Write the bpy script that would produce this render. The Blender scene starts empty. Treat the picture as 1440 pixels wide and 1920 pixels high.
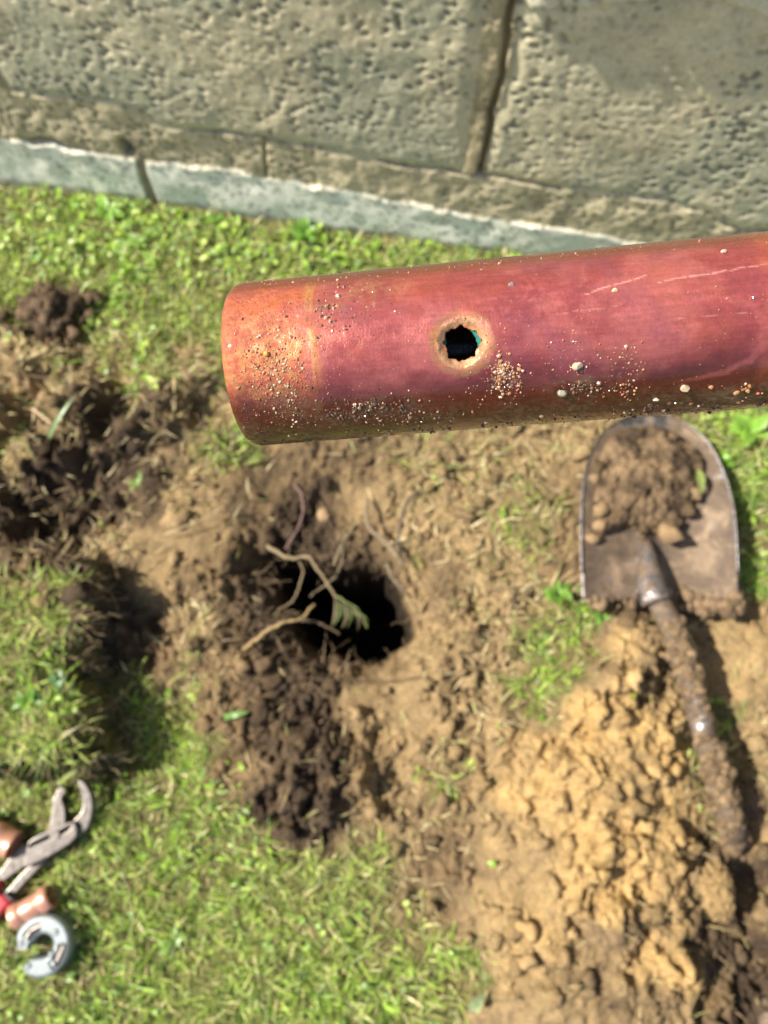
import bpy, bmesh, math, random
import numpy as np
from mathutils import Vector, Matrix, noise as mnoise

R = math.radians
rng = np.random.default_rng(7)
random.seed(7)
sc = bpy.context.scene

# ------------------------------------------------------------------ camera
CAM_H = 0.90                       # phone held 0.9 m above the lawn
FPX = 1387.0                       # focal length in photograph pixels (26 mm on a 36 mm tall frame)
NADIR = (725.0, 1340.0)
cx = np.array
_n = cx([NADIR[0]-720, -(NADIR[1]-960), -FPX]); _n = _n/np.linalg.norm(_n)
_zc = -_n
_xc = cx([1, 0, 0.]) - _zc*_zc[0]; _xc /= np.linalg.norm(_xc)
_yc = np.cross(_zc, _xc)
RW = cx([_xc, _yc, _zc])           # camera -> world rotation
EYE = cx([0, 0, CAM_H])
cam_d = bpy.data.cameras.new('camera')
cam = bpy.data.objects.new('camera', cam_d)
sc.collection.objects.link(cam)
cam_d.sensor_fit = 'VERTICAL'; cam_d.sensor_height = 36; cam_d.sensor_width = 27
cam_d.lens = 26.0
cam_d.clip_start = 0.005; cam_d.clip_end = 500
M4 = Matrix([[*RW[0], 0], [*RW[1], 0], [*RW[2], CAM_H], [0, 0, 0, 1]])
cam.matrix_world = M4
cam_d.dof.use_dof = True
cam_d.dof.focus_distance = 0.0945
cam_d.dof.aperture_fstop = 34
cam_d.dof.aperture_blades = 0
sc.camera = cam

# ------------------------------------------------------------------ light
SUN_EL, SUN_AZ_RAY = 47.0, -4.0    # rays travel to the right along the wall
w = bpy.data.worlds.new('World'); sc.world = w; w.use_nodes = True
nt = w.node_tree; nt.nodes.clear()
sky = nt.nodes.new('ShaderNodeTexSky'); sky.sky_type = 'NISHITA'; sky.sun_disc = False
sky.sun_elevation = R(SUN_EL)
_tx, _ty = -math.cos(R(SUN_AZ_RAY)), -math.sin(R(SUN_AZ_RAY))       # towards the sun
sky.sun_rotation = math.atan2(_tx, _ty)
sky.dust_density = 1.5
bg = nt.nodes.new('ShaderNodeBackground'); bg.inputs[1].default_value = 0.095
wo = nt.nodes.new('ShaderNodeOutputWorld')
nt.links.new(sky.outputs[0], bg.inputs[0]); nt.links.new(bg.outputs[0], wo.inputs[0])
sun_d = bpy.data.lights.new('sun', 'SUN'); sun_d.energy = 5.0; sun_d.angle = R(0.5)
sun_d.color = (1.0, 0.94, 0.83)
sun = bpy.data.objects.new('sun', sun_d); sc.collection.objects.link(sun)
_ts = Vector((_tx*math.cos(R(SUN_EL)), _ty*math.cos(R(SUN_EL)), math.sin(R(SUN_EL))))
sun.rotation_euler = _ts.to_track_quat('Z', 'Y').to_euler()
sc.view_settings.view_transform = 'Standard'; sc.view_settings.look = 'None'
sc.view_settings.gamma = 1; sc.view_settings.use_curve_mapping = False
sc.view_settings.exposure = 0.76
sc.cycles.use_denoising = True
sc.cycles.max_bounces = 8

# ------------------------------------------------------------------ measuring helpers
def ray(px, py): return RW @ cx([px-720, -(py-960), -FPX])
def at(px, py, z=0.0):
    """Where a measured photo point lies on the level z (metres)."""
    d = ray(px, py); t = (z-CAM_H)/d[2]
    return EYE + t*d
def at2(px, py, z=0.0): return at(px, py, z)[:2]

# ------------------------------------------------------------------ noise
_T = rng.random((8, 256, 256))
def vn(x, y, k=0):
    x = np.asarray(x, float); y = np.asarray(y, float)
    T = _T[k % 8]
    xi = np.floor(x).astype(int); yi = np.floor(y).astype(int)
    fx = x-xi; fy = y-yi
    fx = fx*fx*(3-2*fx); fy = fy*fy*(3-2*fy)
    a = T[xi & 255, yi & 255]; b = T[(xi+1) & 255, yi & 255]
    c = T[xi & 255, (yi+1) & 255]; d = T[(xi+1) & 255, (yi+1) & 255]
    return (a*(1-fx)+b*fx)*(1-fy)+(c*(1-fx)+d*fx)*fy
def fbm(x, y, s, o=4, k=0, g=0.5):
    v = 0; a = 1; t = 0
    for i in range(o):
        c, sn = math.cos(i*1.1+0.3), math.sin(i*1.1+0.3)
        v = v + a*vn((x*c-y*sn)*s+17.3*i+31*k, (x*sn+y*c)*s+9.1*i+13*k, k+i); t += a; a *= g; s *= 2.03
    return v/t
def cell(x, y, s, k=0):
    """distance to nearest scattered point (0 at the point), in cells"""
    x = np.asarray(x)*s; y = np.asarray(y)*s
    xi = np.floor(x).astype(int); yi = np.floor(y).astype(int)
    best = np.full(x.shape, 9.0); idv = np.zeros(x.shape)
    for dx in (-1, 0, 1):
        for dy in (-1, 0, 1):
            jx = xi+dx; jy = yi+dy
            qx = jx+_T[k % 8][jx & 255, jy & 255]; qy = jy+_T[(k+1) % 8][jx & 255, jy & 255]
            d = (x-qx)**2+(y-qy)**2
            m = d < best
            best = np.where(m, d, best); idv = np.where(m, _T[(k+2) % 8][jx & 255, jy & 255], idv)
    return np.sqrt(best), idv
def sst(a, b, x):
    t = np.clip((x-a)/(b-a), 0, 1); return t*t*(3-2*t)
def poly_sd(P, x, y):
    """signed distance to polygon, negative inside"""
    P = np.asarray(P); d = np.full(x.shape, 1e9); ins = np.zeros(x.shape, bool)
    n = len(P)
    for i in range(n):
        ax, ay = P[i]; bx, by = P[(i+1) % n]
        ex, ey = bx-ax, by-ay
        t = np.clip(((x-ax)*ex+(y-ay)*ey)/(ex*ex+ey*ey+1e-12), 0, 1)
        d = np.minimum(d, np.hypot(x-ax-t*ex, y-ay-t*ey))
        c = ((ay > y) != (by > y))
        with np.errstate(divide='ignore', invalid='ignore'):
            xx = (bx-ax)*(y-ay)/(by-ay+1e-15)+ax
        ins ^= c & (x < xx)
    return np.where(ins, -d, d)

# ------------------------------------------------------------------ object helpers
def tag(o, label=None, cat=None, group=None, kind=None):
    if label: o['label'] = label
    if cat: o['category'] = cat
    if group: o['group'] = group
    if kind: o['kind'] = kind
    return o
def empty(name, loc, label=None, cat=None, group=None):
    o = bpy.data.objects.new(name, None); sc.collection.objects.link(o)
    o.location = [float(v) for v in loc]; o.empty_display_size = 0.02
    return tag(o, label, cat, group)
def mesh(name, V, F, mat, parent=None, smooth=True, col=None, origin=None):
    """F: (n,4) or (n,3) array, or list of tuples"""
    me = bpy.data.meshes.new(name)
    V = np.asarray(V, np.float32)
    if origin is None and parent is not None: origin = np.array(parent.matrix_world.translation) if False else np.array(parent.location)
    if origin is None: origin = np.zeros(3)
    V = V - np.asarray(origin, np.float32)
    if isinstance(F, np.ndarray):
        n, k = F.shape
        me.vertices.add(len(V)); me.vertices.foreach_set('co', V.ravel())
        me.loops.add(n*k); me.loops.foreach_set('vertex_index', F.astype(np.int32).ravel())
        me.polygons.add(n)
        me.polygons.foreach_set('loop_start', np.arange(n, dtype=np.int32)*k)
        try: me.polygons.foreach_set('loop_total', np.full(n, k, np.int32))
        except Exception: pass
        me.update(calc_edges=True); me.validate()
    else:
        me.from_pydata([tuple(v) for v in V], [], F); me.update()
    me.polygons.foreach_set('use_smooth', np.full(len(me.polygons), smooth))
    if col is not None:
        a = me.color_attributes.new('col', 'FLOAT_COLOR', 'POINT')
        c = np.ones((len(V), 4), np.float32); col = np.asarray(col); c[:, :col.shape[1]] = col
        a.data.foreach_set('color', c.ravel())
    me.materials.append(mat)
    o = bpy.data.objects.new(name, me); sc.collection.objects.link(o)
    if parent is None: o.location = [float(v) for v in origin]
    else: o.parent = parent
    return o
def gridfaces(nu, nv, wrap_v=False):
    i = np.arange(nu-1)[:, None]; j = np.arange(nv if wrap_v else nv-1)[None, :]
    j2 = (j+1) % nv
    return np.stack([i*nv+j, (i+1)*nv+j, (i+1)*nv+j2, i*nv+j2], -1).reshape(-1, 4)

# ------------------------------------------------------------------ materials
def newmat(name):
    m = bpy.data.materials.new(name); m.use_nodes = True
    t = m.node_tree; t.nodes.clear()
    o = t.nodes.new('ShaderNodeOutputMaterial'); b = t.nodes.new('ShaderNodeBsdfPrincipled')
    t.links.new(b.outputs[0], o.inputs[0])
    return m, t, b, o
def nd(t, typ, **kw):
    n = t.nodes.new(typ)
    for k, v in kw.items(): setattr(n, k, v)
    return n
def noise_tex(t, scale, detail=4, rough=0.55, vec=None, dist=0):
    n = nd(t, 'ShaderNodeTexNoise'); n.inputs['Scale'].default_value = scale
    n.inputs['Detail'].default_value = detail; n.inputs['Roughness'].default_value = rough
    n.inputs['Distortion'].default_value = dist
    if vec is not None: t.links.new(vec, n.inputs['Vector'])
    return n
def ramp(t, fac, stops):
    r = nd(t, 'ShaderNodeValToRGB')
    e = r.color_ramp.elements
    while len(e) < len(stops): e.new(0.5)
    for el, (p, c) in zip(e, stops):
        el.position = p; el.color = (*c, 1) if len(c) == 3 else c
    t.links.new(fac, r.inputs[0]); return r
def mixc(t, fac, a, b, mode='MIX'):
    m = nd(t, 'ShaderNodeMix', data_type='RGBA', blend_type=mode)
    for sock, v in ((m.inputs[0], fac), (m.inputs[6], a), (m.inputs[7], b)):
        if hasattr(v, 'links') or isinstance(v, bpy.types.NodeSocket): t.links.new(v, sock)
        elif isinstance(v, (int, float)): sock.default_value = v
        else: sock.default_value = (*v, 1) if len(v) == 3 else v
    return m.outputs[2]
def bump(t, b, h, strength=0.5, dist=0.001, prev=None):
    n = nd(t, 'ShaderNodeBump'); n.inputs['Strength'].default_value = strength
    n.inputs['Distance'].default_value = dist
    t.links.new(h, n.inputs['Height'])
    if prev is not None: t.links.new(prev, n.inputs['Normal'])
    if b is not None: t.links.new(n.outputs[0], b.inputs['Normal'])
    return n.outputs[0]
def attr_mat(name, rough=0.9, var=0.35, scale=300, bscale=500, bstr=0.5, bdist=0.002, spec=0.3, extra=None):
    """base colour from the mesh's own colour attribute, broken up by noise"""
    m, t, b, o = newmat(name)
    a = nd(t, 'ShaderNodeAttribute', attribute_name='col')
    tc = nd(t, 'ShaderNodeTexCoord')
    n = noise_tex(t, scale, 5, 0.65, tc.outputs['Object'])
    r = ramp(t, n.outputs[0], [(0.3, (1-var,)*3), (0.7, (1+var*0.6,)*3)])
    c = mixc(t, 1.0, a.outputs[0], r.outputs[0], 'MULTIPLY')
    t.links.new(c, b.inputs['Base Color'])
    b.inputs['Roughness'].default_value = rough
    b.inputs['Specular IOR Level'].default_value = spec
    n2 = noise_tex(t, bscale, 6, 0.7, tc.outputs['Object'])
    bump(t, b, n2.outputs[0], bstr, bdist)
    return m
MAT = {}
MAT['soil'] = attr_mat('soil', 0.92, 0.45, 330, 520, 0.9, 0.0035, 0.2)
MAT['wall'] = attr_mat('wall', 0.88, 0.22, 260, 900, 0.30, 0.0006, 0.3)
def leaf_mat(name, trans=0.35, rough=0.45):
    m, t, b, o = newmat(name)
    a = nd(t, 'ShaderNodeAttribute', attribute_name='col')
    tc = nd(t, 'ShaderNodeTexCoord')
    n = noise_tex(t, 180, 3, 0.5, tc.outputs['Object'])
    r = ramp(t, n.outputs[0], [(0.3, (0.75, 0.75, 0.75)), (0.7, (1.15, 1.15, 1.1))])
    c = mixc(t, 1.0, a.outputs[0], r.outputs[0], 'MULTIPLY')
    t.links.new(c, b.inputs['Base Color']); b.inputs['Roughness'].default_value = rough
    b.inputs['Specular IOR Level'].default_value = 0.5
    tr = nd(t, 'ShaderNodeBsdfTranslucent'); t.links.new(mixc(t, 1.0, c, (1.1, 1.2, 0.5), 'MULTIPLY'), tr.inputs[0])
    mx = nd(t, 'ShaderNodeMixShader'); mx.inputs[0].default_value = trans
    t.links.new(b.outputs[0], mx.inputs[1]); t.links.new(tr.outputs[0], mx.inputs[2])
    t.links.new(mx.outputs[0], o.inputs[0])
    return m
MAT['grass'] = leaf_mat('grass', 0.3, 0.45)
MAT['straw'] = leaf_mat('straw', 0.15, 0.6)
MAT['root'] = attr_mat('root', 0.75, 0.3, 400, 900, 0.5, 0.001)

# =================================================================== GROUND
# plan of the dig: one letter per 80-pixel patch of the photograph, carried to the ground in metres
PLAN = [  # y = 320 ... 1840
 "GGGGGGGGGGGGGGGGGG",
 "GGGGGGGGGGGGGGGGGG",
 "GGGGGGGGGGGGGGGGGG",
 "gbGGGGGGGGGGGGGGGG",
 "xgxGxgGGGGGGGGGGGG",
 "xxddxxtbbbbtttttGG",
 "xdddgGbbbgxxxxxtGG",
 "ddddxbddmxxxgbbbGG",
 "ddxmmbddbxxxgbbbbg",
 "xddmbbdddtbxxbbbbG",
 "GxdbxbddbmtxxGbbtt",
 "GGdbgbddbmtxGgsttt",
 "GGGGgbddmmtxgsstGt",
 "GGGGGbddttxtssssGx",
 "GGGGGgddbtgtssssxg",
 "GGGGGGddgxbttsssdt",
 "GGGGGGGGGgbttssstd",
 "GGGGGGGGGggtstbtdb",
 "GGGGGGGGGGGttbtsbd",
 "GGGGGGGGGGGmmtbtdd",
]
KEY = {  # grass, tan, sand, dark, smooth, straw
 'G': (1, .0, 0, 0, 0, 0), 'g': (.5, .5, 0, 0, 0, .4), 't': (0.05, 1, .15, 0, 0, .1), 'b': (0.0, .25, 0, .25, 0, .1),
 'd': (0.0, 0, 0, 1, 0, .05), 's': (0, 1, 1, 0, 0, 0), 'm': (0, .9, .05, 0, 1, 0), 'x': (.30, 1.0, 0, .05, 0, 1)}
PL = np.array([[KEY[c] for c in row] for row in PLAN], float)       # 20 x 18 x 4
def plan_px(x, y):
    """ground metres -> photograph pixels on level 0 (to look up the plan)"""
    d = np.stack([x, y, np.full_like(x, -CAM_H)], -1) @ RW
    return 720+FPX*d[..., 0]/(-d[..., 2]), 960-FPX*d[..., 1]/(-d[..., 2])
def plan(x, y):
    x = np.asarray(x, float); y = np.asarray(y, float)
    wx = (fbm(x, y, 22, 3, 1)-.5)*.075; wy = (fbm(x, y, 22, 3, 4)-.5)*.075
    yy = np.clip(y+wy, -1.2, 1.4)
    px, py = plan_px(np.clip(x+wx, -2, 2), yy)
    u = np.clip(px/80-.5, 0, 16.999); v = np.clip((py-320)/80-.5, 0, 18.999)
    i = np.floor(u).astype(int); j = np.floor(v).astype(int); fu = (u-i)[..., None]; fv = (v-j)[..., None]
    fu = fu*fu*(3-2*fu); fv = fv*fv*(3-2*fv)
    out = (PL[j, i]*(1-fu)+PL[j, i+1]*fu)*(1-fv)+(PL[j+1, i]*(1-fu)+PL[j+1, i+1]*fu)*fv
    # far away the lawn goes on
    far = sst(.62, .75, np.abs(x))[..., None]; far = np.maximum(far, sst(-.45, -.6, y)[..., None])
    return out*(1-far)+np.array(KEY['G'])*far

def pp(pts, z=0.0): return np.array([at2(a, b, z) for a, b in pts])
HOLE = pp([(500,1030),(560,1030),(610,1062),(680,1052),(735,1062),(762,1120),(786,1160),(765,1212),(715,1240),(655,1238),(590,1215),(545,1180),(520,1110)], -.02)
FUNNEL = pp([(440,1010),(470,900),(560,850),(700,840),(800,900),(830,1010),(830,1150),(800,1240),(700,1290),(560,1260),(470,1200)])
LUMP = pp([(-400,1000),(60,1075),(150,1045),(178,1110),(150,1180),(140,1260),(172,1350),(200,1420),(150,1450),(60,1440),(-400,1500)], .05)
HOLLOW = pp([(170,1130),(300,1120),(330,1180),(330,1260),(390,1330),(350,1480),(200,1490),(170,1350),(140,1250)])
HEAP = pp([(1040,1250),(1150,1150),(1240,1190),(1280,1330),(1330,1560),(1360,1700),(1440,2000),(1100,2100),(900,1900),(860,1700),(960,1500)])
HEAPR = pp([(1340,1180),(1700,1100),(1900,2300),(1440,2100),(1400,1750),(1420,1500),(1330,1330)])
DUG = pp([(-400,640),(60,640),(300,640),(430,700),(430,860),(300,880),(230,1000),(160,1060),(-400,1100)])
PITL = pp([(-100,900),(120,900),(250,940),(200,1030),(60,1030),(-200,1030)])
CLAYD = pp([(500,1400),(620,1330),(720,1420),(700,1520),(600,1540),(530,1500)])
def ground_h(x, y):
    x = np.asarray(x, float); y = np.asarray(y, float)
    P = plan(x, y); g = P[..., 0]; sand = P[..., 2]; dark = P[..., 3]; flat = P[..., 4]
    wx = x+(fbm(x, y, 35, 3, 2)-.5)*.03; wy = y+(fbm(x, y, 35, 3, 5)-.5)*.03
    h = (fbm(x, y, 4, 3, 3)-.5)*.02
    h = h+.050*sst(.03, -.06, poly_sd(DUG, wx, wy))*(sst(.3, .7, fbm(x, y, 20, 3, 6))-.2)
    h = h-.05*sst(.02, -.03, poly_sd(PITL, wx, wy))
    h = h+.060*sst(.010, -.012, poly_sd(LUMP, wx+(fbm(x, y, 90, 3, 1)-.5)*.035, wy+(fbm(x, y, 90, 3, 4)-.5)*.035))*(.9+.3*fbm(x, y, 15, 2, 1))
    h = h-.03*sst(.025, -.035, poly_sd(HOLLOW, wx, wy))
    h = h+.045*sst(.03, -.08, poly_sd(HEAP, wx, wy))*(.7+.6*fbm(x, y, 12, 3, 2))
    h = h+.035*sst(.02, -.05, poly_sd(HEAPR, wx, wy))*(.7+.6*fbm(x, y, 14, 3, 4))
    h = h+.02*sst(.01, -.03, poly_sd(CLAYD, wx, wy))
    h = h-.045*sst(.05, -.09, poly_sd(FUNNEL, wx, wy))
    # clods
    soil = 1-np.clip(g*1.15, 0, 1)
    ux = x+(fbm(x, y, 70, 3, 1)-.5)*.03; uy = y+(fbm(x, y, 70, 3, 3)-.5)*.03
    am = soil*(1-.85*sst(.25, .8, flat))*(.35+1.3*sst(.25, .75, fbm(x, y, 11, 2, 3)))
    bl = 0; a_ = .016; f_ = 30.
    for q in range(5):
        c_, s_ = math.cos(q*.9), math.sin(q*.9)
        bl = bl+a_*np.abs(2*vn((ux*c_-uy*s_)*f_+7*q, (ux*s_+uy*c_)*f_+3*q, q)-1); a_ *= .62; f_ *= 1.9
    c1, i1 = cell(ux, uy, 48, 0); c9, i9 = cell(ux, uy, 21, 5)
    h = h+am*sand*.016*(1-np.clip(c9*1.2, 0, 1)**2)*(i9-.3)
    h = h+.80*am*(bl+.005*(1-np.clip(c1*1.2, 0, 1)**2)*(i1 > .55)*i1+(fbm(x, y, 40, 6, 6, .66)-.5)*.032-.012)
    h = h+g*(fbm(x, y, 45, 4, 2)-.5)*.010
    # the hole itself
    hs = poly_sd(HOLE, x+(fbm(x, y, 60, 3, 0)-.5)*.022, y+(fbm(x, y, 60, 3, 5)-.5)*.022)
    h = h-.30*sst(.004, -.022, hs)-.02*sst(.03, 0, hs)
    # flat by the wall
    return h

U_WALL = cx([1, -0.16767]); U_WALL = U_WALL/np.linalg.norm(U_WALL)
N_WALL = cx([-U_WALL[1], U_WALL[0]])     # points away from the camera, into the wall
N_WALL = N_WALL if N_WALL[1] > 0 else -N_WALL
WALL_Y0 = 0.79791*0.9/1.1
WALL_C = N_WALL @ cx([0, WALL_Y0])
def axis(a, b, step, far):
    mid = np.arange(a, b, step)
    out = []
    s = step; v = b
    while v < far: s *= 1.25; v += s; out.append(v)
    lo = []; s = step; v = a
    while v > -far: s *= 1.25; v -= s; lo.append(v)
    return np.array(lo[::-1]+list(mid)+out)
gx = axis(-.62, .62, .0022, 120); gy = axis(-.46, .82, .0022, 120)
GX, GY = np.meshgrid(gx, gy, indexing='ij')
near = (np.abs(GX) < 3) & (np.abs(GY) < 3)
GH = np.zeros_like(GX)
GH[near] = ground_h(GX[near], GY[near])
fade = sst(1.0, .7, np.abs(GX))*sst(1.1, .85, np.abs(GY))
GH = GH*fade
def gz(x, y):
    """height of the built ground under points"""
    i = np.clip(np.searchsorted(gx, x)-1, 0, len(gx)-2); j = np.clip(np.searchsorted(gy, y)-1, 0, len(gy)-2)
    fx = (x-gx[i])/(gx[i+1]-gx[i]); fy = (y-gy[j])/(gy[j+1]-gy[j])
    return (GH[i, j]*(1-fx)+GH[i+1, j]*fx)*(1-fy)+(GH[i, j+1]*(1-fx)+GH[i+1, j+1]*fx)*fy
C_TAN = cx([.385, .268, .135]); C_SAND = cx([.60, .395, .165]); C_BRN = cx([.205, .138, .074]); C_DRK = cx([.085, .058, .037])
C_MOSS = cx([.18, .165, .062])
def soil_col(x, y, depth=None):
    P = plan(x, y); g, tan, sand, dark = [P[..., k][..., None] for k in range(4)]
    n1 = fbm(x, y, 55, 4, 5)[..., None]; n2 = fbm(x, y, 14, 3, 0)[..., None]; n3 = fbm(x, y, 160, 3, 3)[..., None]
    c = C_BRN*(1-tan)+C_TAN*tan
    sm = np.clip(sand*1.15-.55*sst(.45, .62, n2)*(sand < 1.01)-.3*(n1-.5), 0, 1)
    c = c*(1-sm)+C_SAND*sm
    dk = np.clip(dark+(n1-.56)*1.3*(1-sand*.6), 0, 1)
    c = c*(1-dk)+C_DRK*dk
    c = c*(.72+.56*n3)
    mg = sst(.25, .8, g+(n1-.5)*.5)
    c = c*(1-mg)+(C_MOSS*(.6+.8*n3))*mg
    return c
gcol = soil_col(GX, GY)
_hs = poly_sd(HOLE, GX, GY)
_dp = sst(-.03, -.12, GH)[..., None]*(_hs < .03)[..., None]      # colour gets darker with depth in the hole
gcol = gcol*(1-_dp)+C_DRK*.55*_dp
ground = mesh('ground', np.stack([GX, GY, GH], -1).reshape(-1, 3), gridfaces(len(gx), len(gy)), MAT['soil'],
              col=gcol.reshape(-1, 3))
tag(ground, 'bare brown and tan soil of the lawn dug open round a dark hole', 'ground', kind='structure')

# =================================================================== WALL
def wall_pt(u, z, out):
    """u along the wall, out = towards the camera"""
    b = N_WALL*WALL_C
    return np.stack([U_WALL[0]*u+b[0]-N_WALL[0]*out, U_WALL[1]*u+b[1]-N_WALL[1]*out, z], -1)
wu = axis(-.86, .62, .0022, 3.0); wz = np.concatenate([np.arange(-.06, .52, .0020), np.linspace(.53, 1.3, 30)])
WU, WZ = np.meshgrid(wu, wz, indexing='ij')
nn = lambda s, o=4, k=0: fbm(WU, WZ, s, o, k)
strip_top = np.interp(WU, [-.63, -.445, -.30, -.265, -.11, .016, .12, .228, .4], [.090, .088, .0895, .089, .080, .0695, .071, .0615, .058])
strip_top = strip_top+(nn(45, 4, 2)-.5)*.016
mort_top = np.interp(WU, [-.8, -.58, -.44, -.40, -.385, -.255, -.124, .0, .027, .10, .234, .26, .28, .317, .5],
                     [.170, .172, .178, .168, .148, .154, .140, .141, .1415, .1375, .141, .132, .136, .112, .108])+(nn(38, 4, 3)-.5)*.009
up_top = np.interp(WU, [-1, 0, .03, .08, .15, .2, .3], [.40, .40, .366, .374, .398, .388, .380])+(nn(40, 4, 5)-.5)*.016+.006*np.sin(WU*9)
ju = WU-.000-(nn(20, 3, 6)-.5)*.008-(WZ-.25)*.02
in_up = (WZ > mort_top) & (WZ < up_top)
jw = .0135+.003*np.sin(WZ*25)
for_u = np.abs(np.mod(ju+.29, .58)-.29)          # upright joints of the upper course
edge = np.minimum(np.minimum(WZ-mort_top, up_top-WZ), for_u-jw)
blk = sst(-.001, .003, edge)*(WZ > mort_top-.003)
above = (WZ > up_top+.018)
blk2 = sst(0, .004, WZ-up_top-.018)*sst(0, .004, np.abs(np.mod(WU+.29, .58)-.02)-.006)
ju2 = WU+.437-(WZ-.06)*.10-(nn(25, 3, 1)-.5)*.006
for_u2 = np.abs(np.mod(ju2+.5, 1.0)-.5)
strip = sst(0, .0022, strip_top-WZ)*(1-sst(.0075, .0045, for_u2))
out = .002*(nn(18, 3)-.5)*2
out = out+.0045*blk*(.6+.8*nn(6, 2, 4))*sst(-.004, .016, np.clip(edge, 0, 1))+.009*blk2
out = out+.0055*strip*(.25+1.5*nn(14, 3, 2))+.0028*sst(.006, .0, np.abs(WZ-strip_top+.003))*sst(.45, .58, nn(40, 3, 3))*strip
out = out+.0010*(nn(190, 4, 1)-.5)*(1-strip*.8)
bed = (1-blk)*(1-strip)*(1-blk2)
out = out+bed*(.006*(nn(40, 4, 4)-.45)+.003)
# open shadow gap on the right of the upright joint, and gouges above the base course at the left
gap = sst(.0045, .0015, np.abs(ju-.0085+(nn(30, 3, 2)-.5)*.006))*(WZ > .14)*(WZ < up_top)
out = out-.016*gap
hole_l = sst(.006, .002, np.abs(WZ-strip_top-.006+(nn(60, 3, 6)-.5)*.012))*sst(-.60, -.58, WU)*sst(-.50, -.53, WU)
hole_l = np.maximum(hole_l, sst(.012, .006, np.hypot(WU+.447, (WZ-.105)*.6)))
out = out-.014*hole_l
crk = sst(.0022, .0006, np.abs(WZ-mort_top+(nn(90, 3, 3)-.5)*.004))*sst(.42, .55, nn(9, 2, 5))
out = out-.006*crk
jr = sst(.003, .0012, np.abs(WU+.262-(WZ-.12)*.1))*(WZ > strip_top)*(WZ < mort_top)
out = out-.007*jr
# pits
pc, pid = cell(WU+(nn(150, 2, 2)-.5)*.004, WZ*1.15+(nn(150, 2, 5)-.5)*.004, 105, 4)
pit = sst(.40, .14, pc/(.45+.9*pid))*(pid > .55)*(.3+.7*sst(.4, .55, nn(12, 3, 7)))
out = out-.0038*pit*(blk+blk2).clip(0, 1)-.0015*pit*bed
pc2, pid2 = cell(WU, WZ, 260, 1)
out = out-.0010*sst(.4, .1, pc2)*(pid2 > .7)*(1-.7*strip)
# colours
cB = cx([.72, .62, .40]); cG = cx([.56, .53, .36]); cM = cx([.60, .51, .32]); cS = cx([.93, .91, .76]); cL = cx([.74, .68, .50]); cK = cx([.11, .095, .065])
e3 = lambda a: a[..., None]
patch = e3(np.clip(sst(.42, .62, nn(6, 4, 6))+.5*sst(.5, .7, nn(16, 4, 3)), 0, 1))
wc = cB*(1-patch)+cG*patch
wc = wc*(.80+.4*e3(nn(28, 5, 1)))
mcol = cM*(.7+.6*e3(nn(40, 4, 2)))
b3 = e3(np.clip(blk+blk2, 0, 1))
wc = mcol*(1-b3)+wc*b3
scol = cS*(.90+.2*e3(nn(22, 4, 4)))*(1-.16*e3(sst(-.1, .25, WU)))
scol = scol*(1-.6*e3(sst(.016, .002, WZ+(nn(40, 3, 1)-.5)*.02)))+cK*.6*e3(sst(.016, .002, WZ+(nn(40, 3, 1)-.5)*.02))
s3 = e3(strip)
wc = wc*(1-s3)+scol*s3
lip = e3(sst(.0050, .0010, np.abs(WZ-strip_top+.001))*sst(.38, .55, nn(35, 3, 0)))*.55
wc = wc*(1-lip)+cL*lip
topl = e3(sst(.004, 0, np.abs(WZ-up_top-.012)-.012)*sst(.0, .03, WU)); out = out+.006*topl[..., 0]
wc = wc*(1-topl)+cL*topl
dk = e3(np.clip(gap+hole_l*.9+crk*.9+jr*.8+pit*1.1, 0, 1))        # shade inside gaps, cracks and pits painted into the colour
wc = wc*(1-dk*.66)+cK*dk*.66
dj = e3(sst(.012, .004, for_u2)*(WZ < .125))
wc = wc*(1-dj*.6)+cK*dj*.6
vst = e3(sst(.018, .008, np.abs(ju-.012))*in_up*sst(.35, .6, nn(30, 3, 6)))
jm = e3(sst(.0145, .011, for_u)*in_up); jb = e3(nn(25, 3, 5)); wc = wc*(1-jm*.8)+cx([.44, .36, .21])*(.6+.8*jb)*jm*.8
wc = wc*(1-vst*.2)+cK*1.3*vst*.2
WP = wall_pt(WU, WZ, out)
WF = gridfaces(len(wu), len(wz))
kind = np.zeros(WU.shape, int)      # 0 bed mortar, 1 upper blocks, 2 base course
kind[(blk > .5) | (blk2 > .5) | (WZ > .5)] = 1
kind[(WZ < strip_top)] = 2
fk = kind.reshape(-1)[WF[:, 0]]
wall = empty('block_wall', (*(N_WALL*WALL_C), 0), 'pitted grey concrete block wall with a pale base course along the lawn', 'wall')
for k, nm in ((0, 'mortar_bed'), (1, 'block_course'), (2, 'base_course')):
    F = WF[fk == k]; u, inv = np.unique(F, return_inverse=True)
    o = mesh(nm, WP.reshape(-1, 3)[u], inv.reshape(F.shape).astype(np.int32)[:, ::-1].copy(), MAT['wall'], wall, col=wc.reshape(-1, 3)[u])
# body of the wall behind the face
def box(V, F, a, b, c, d, e, f_, tr):
    n = len(V)
    for (x, y, z) in ((a, c, e), (b, c, e), (b, d, e), (a, d, e), (a, c, f_), (b, c, f_), (b, d, f_), (a, d, f_)): V.append(tr(x, y, z))
    for q in ((0, 3, 2, 1), (4, 5, 6, 7), (0, 1, 5, 4), (1, 2, 6, 5), (2, 3, 7, 6), (3, 0, 4, 7)): F.append(tuple(n+i for i in q))
V = []; F = []
box(V, F, -3, 3, -.22, -.035, -.06, 1.3, lambda u, o_, z: wall_pt(np.float64(u), np.float64(z), np.float64(o_)))
box(V, F, -3.01, 3.01, -.24, .03, 1.3005, 1.36, lambda u, o_, z: wall_pt(np.float64(u), np.float64(z), np.float64(o_)))
mesh('wall_core', V, F, MAT['wall'], wall, smooth=False, col=np.tile(cB, (len(V), 1)))

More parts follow.
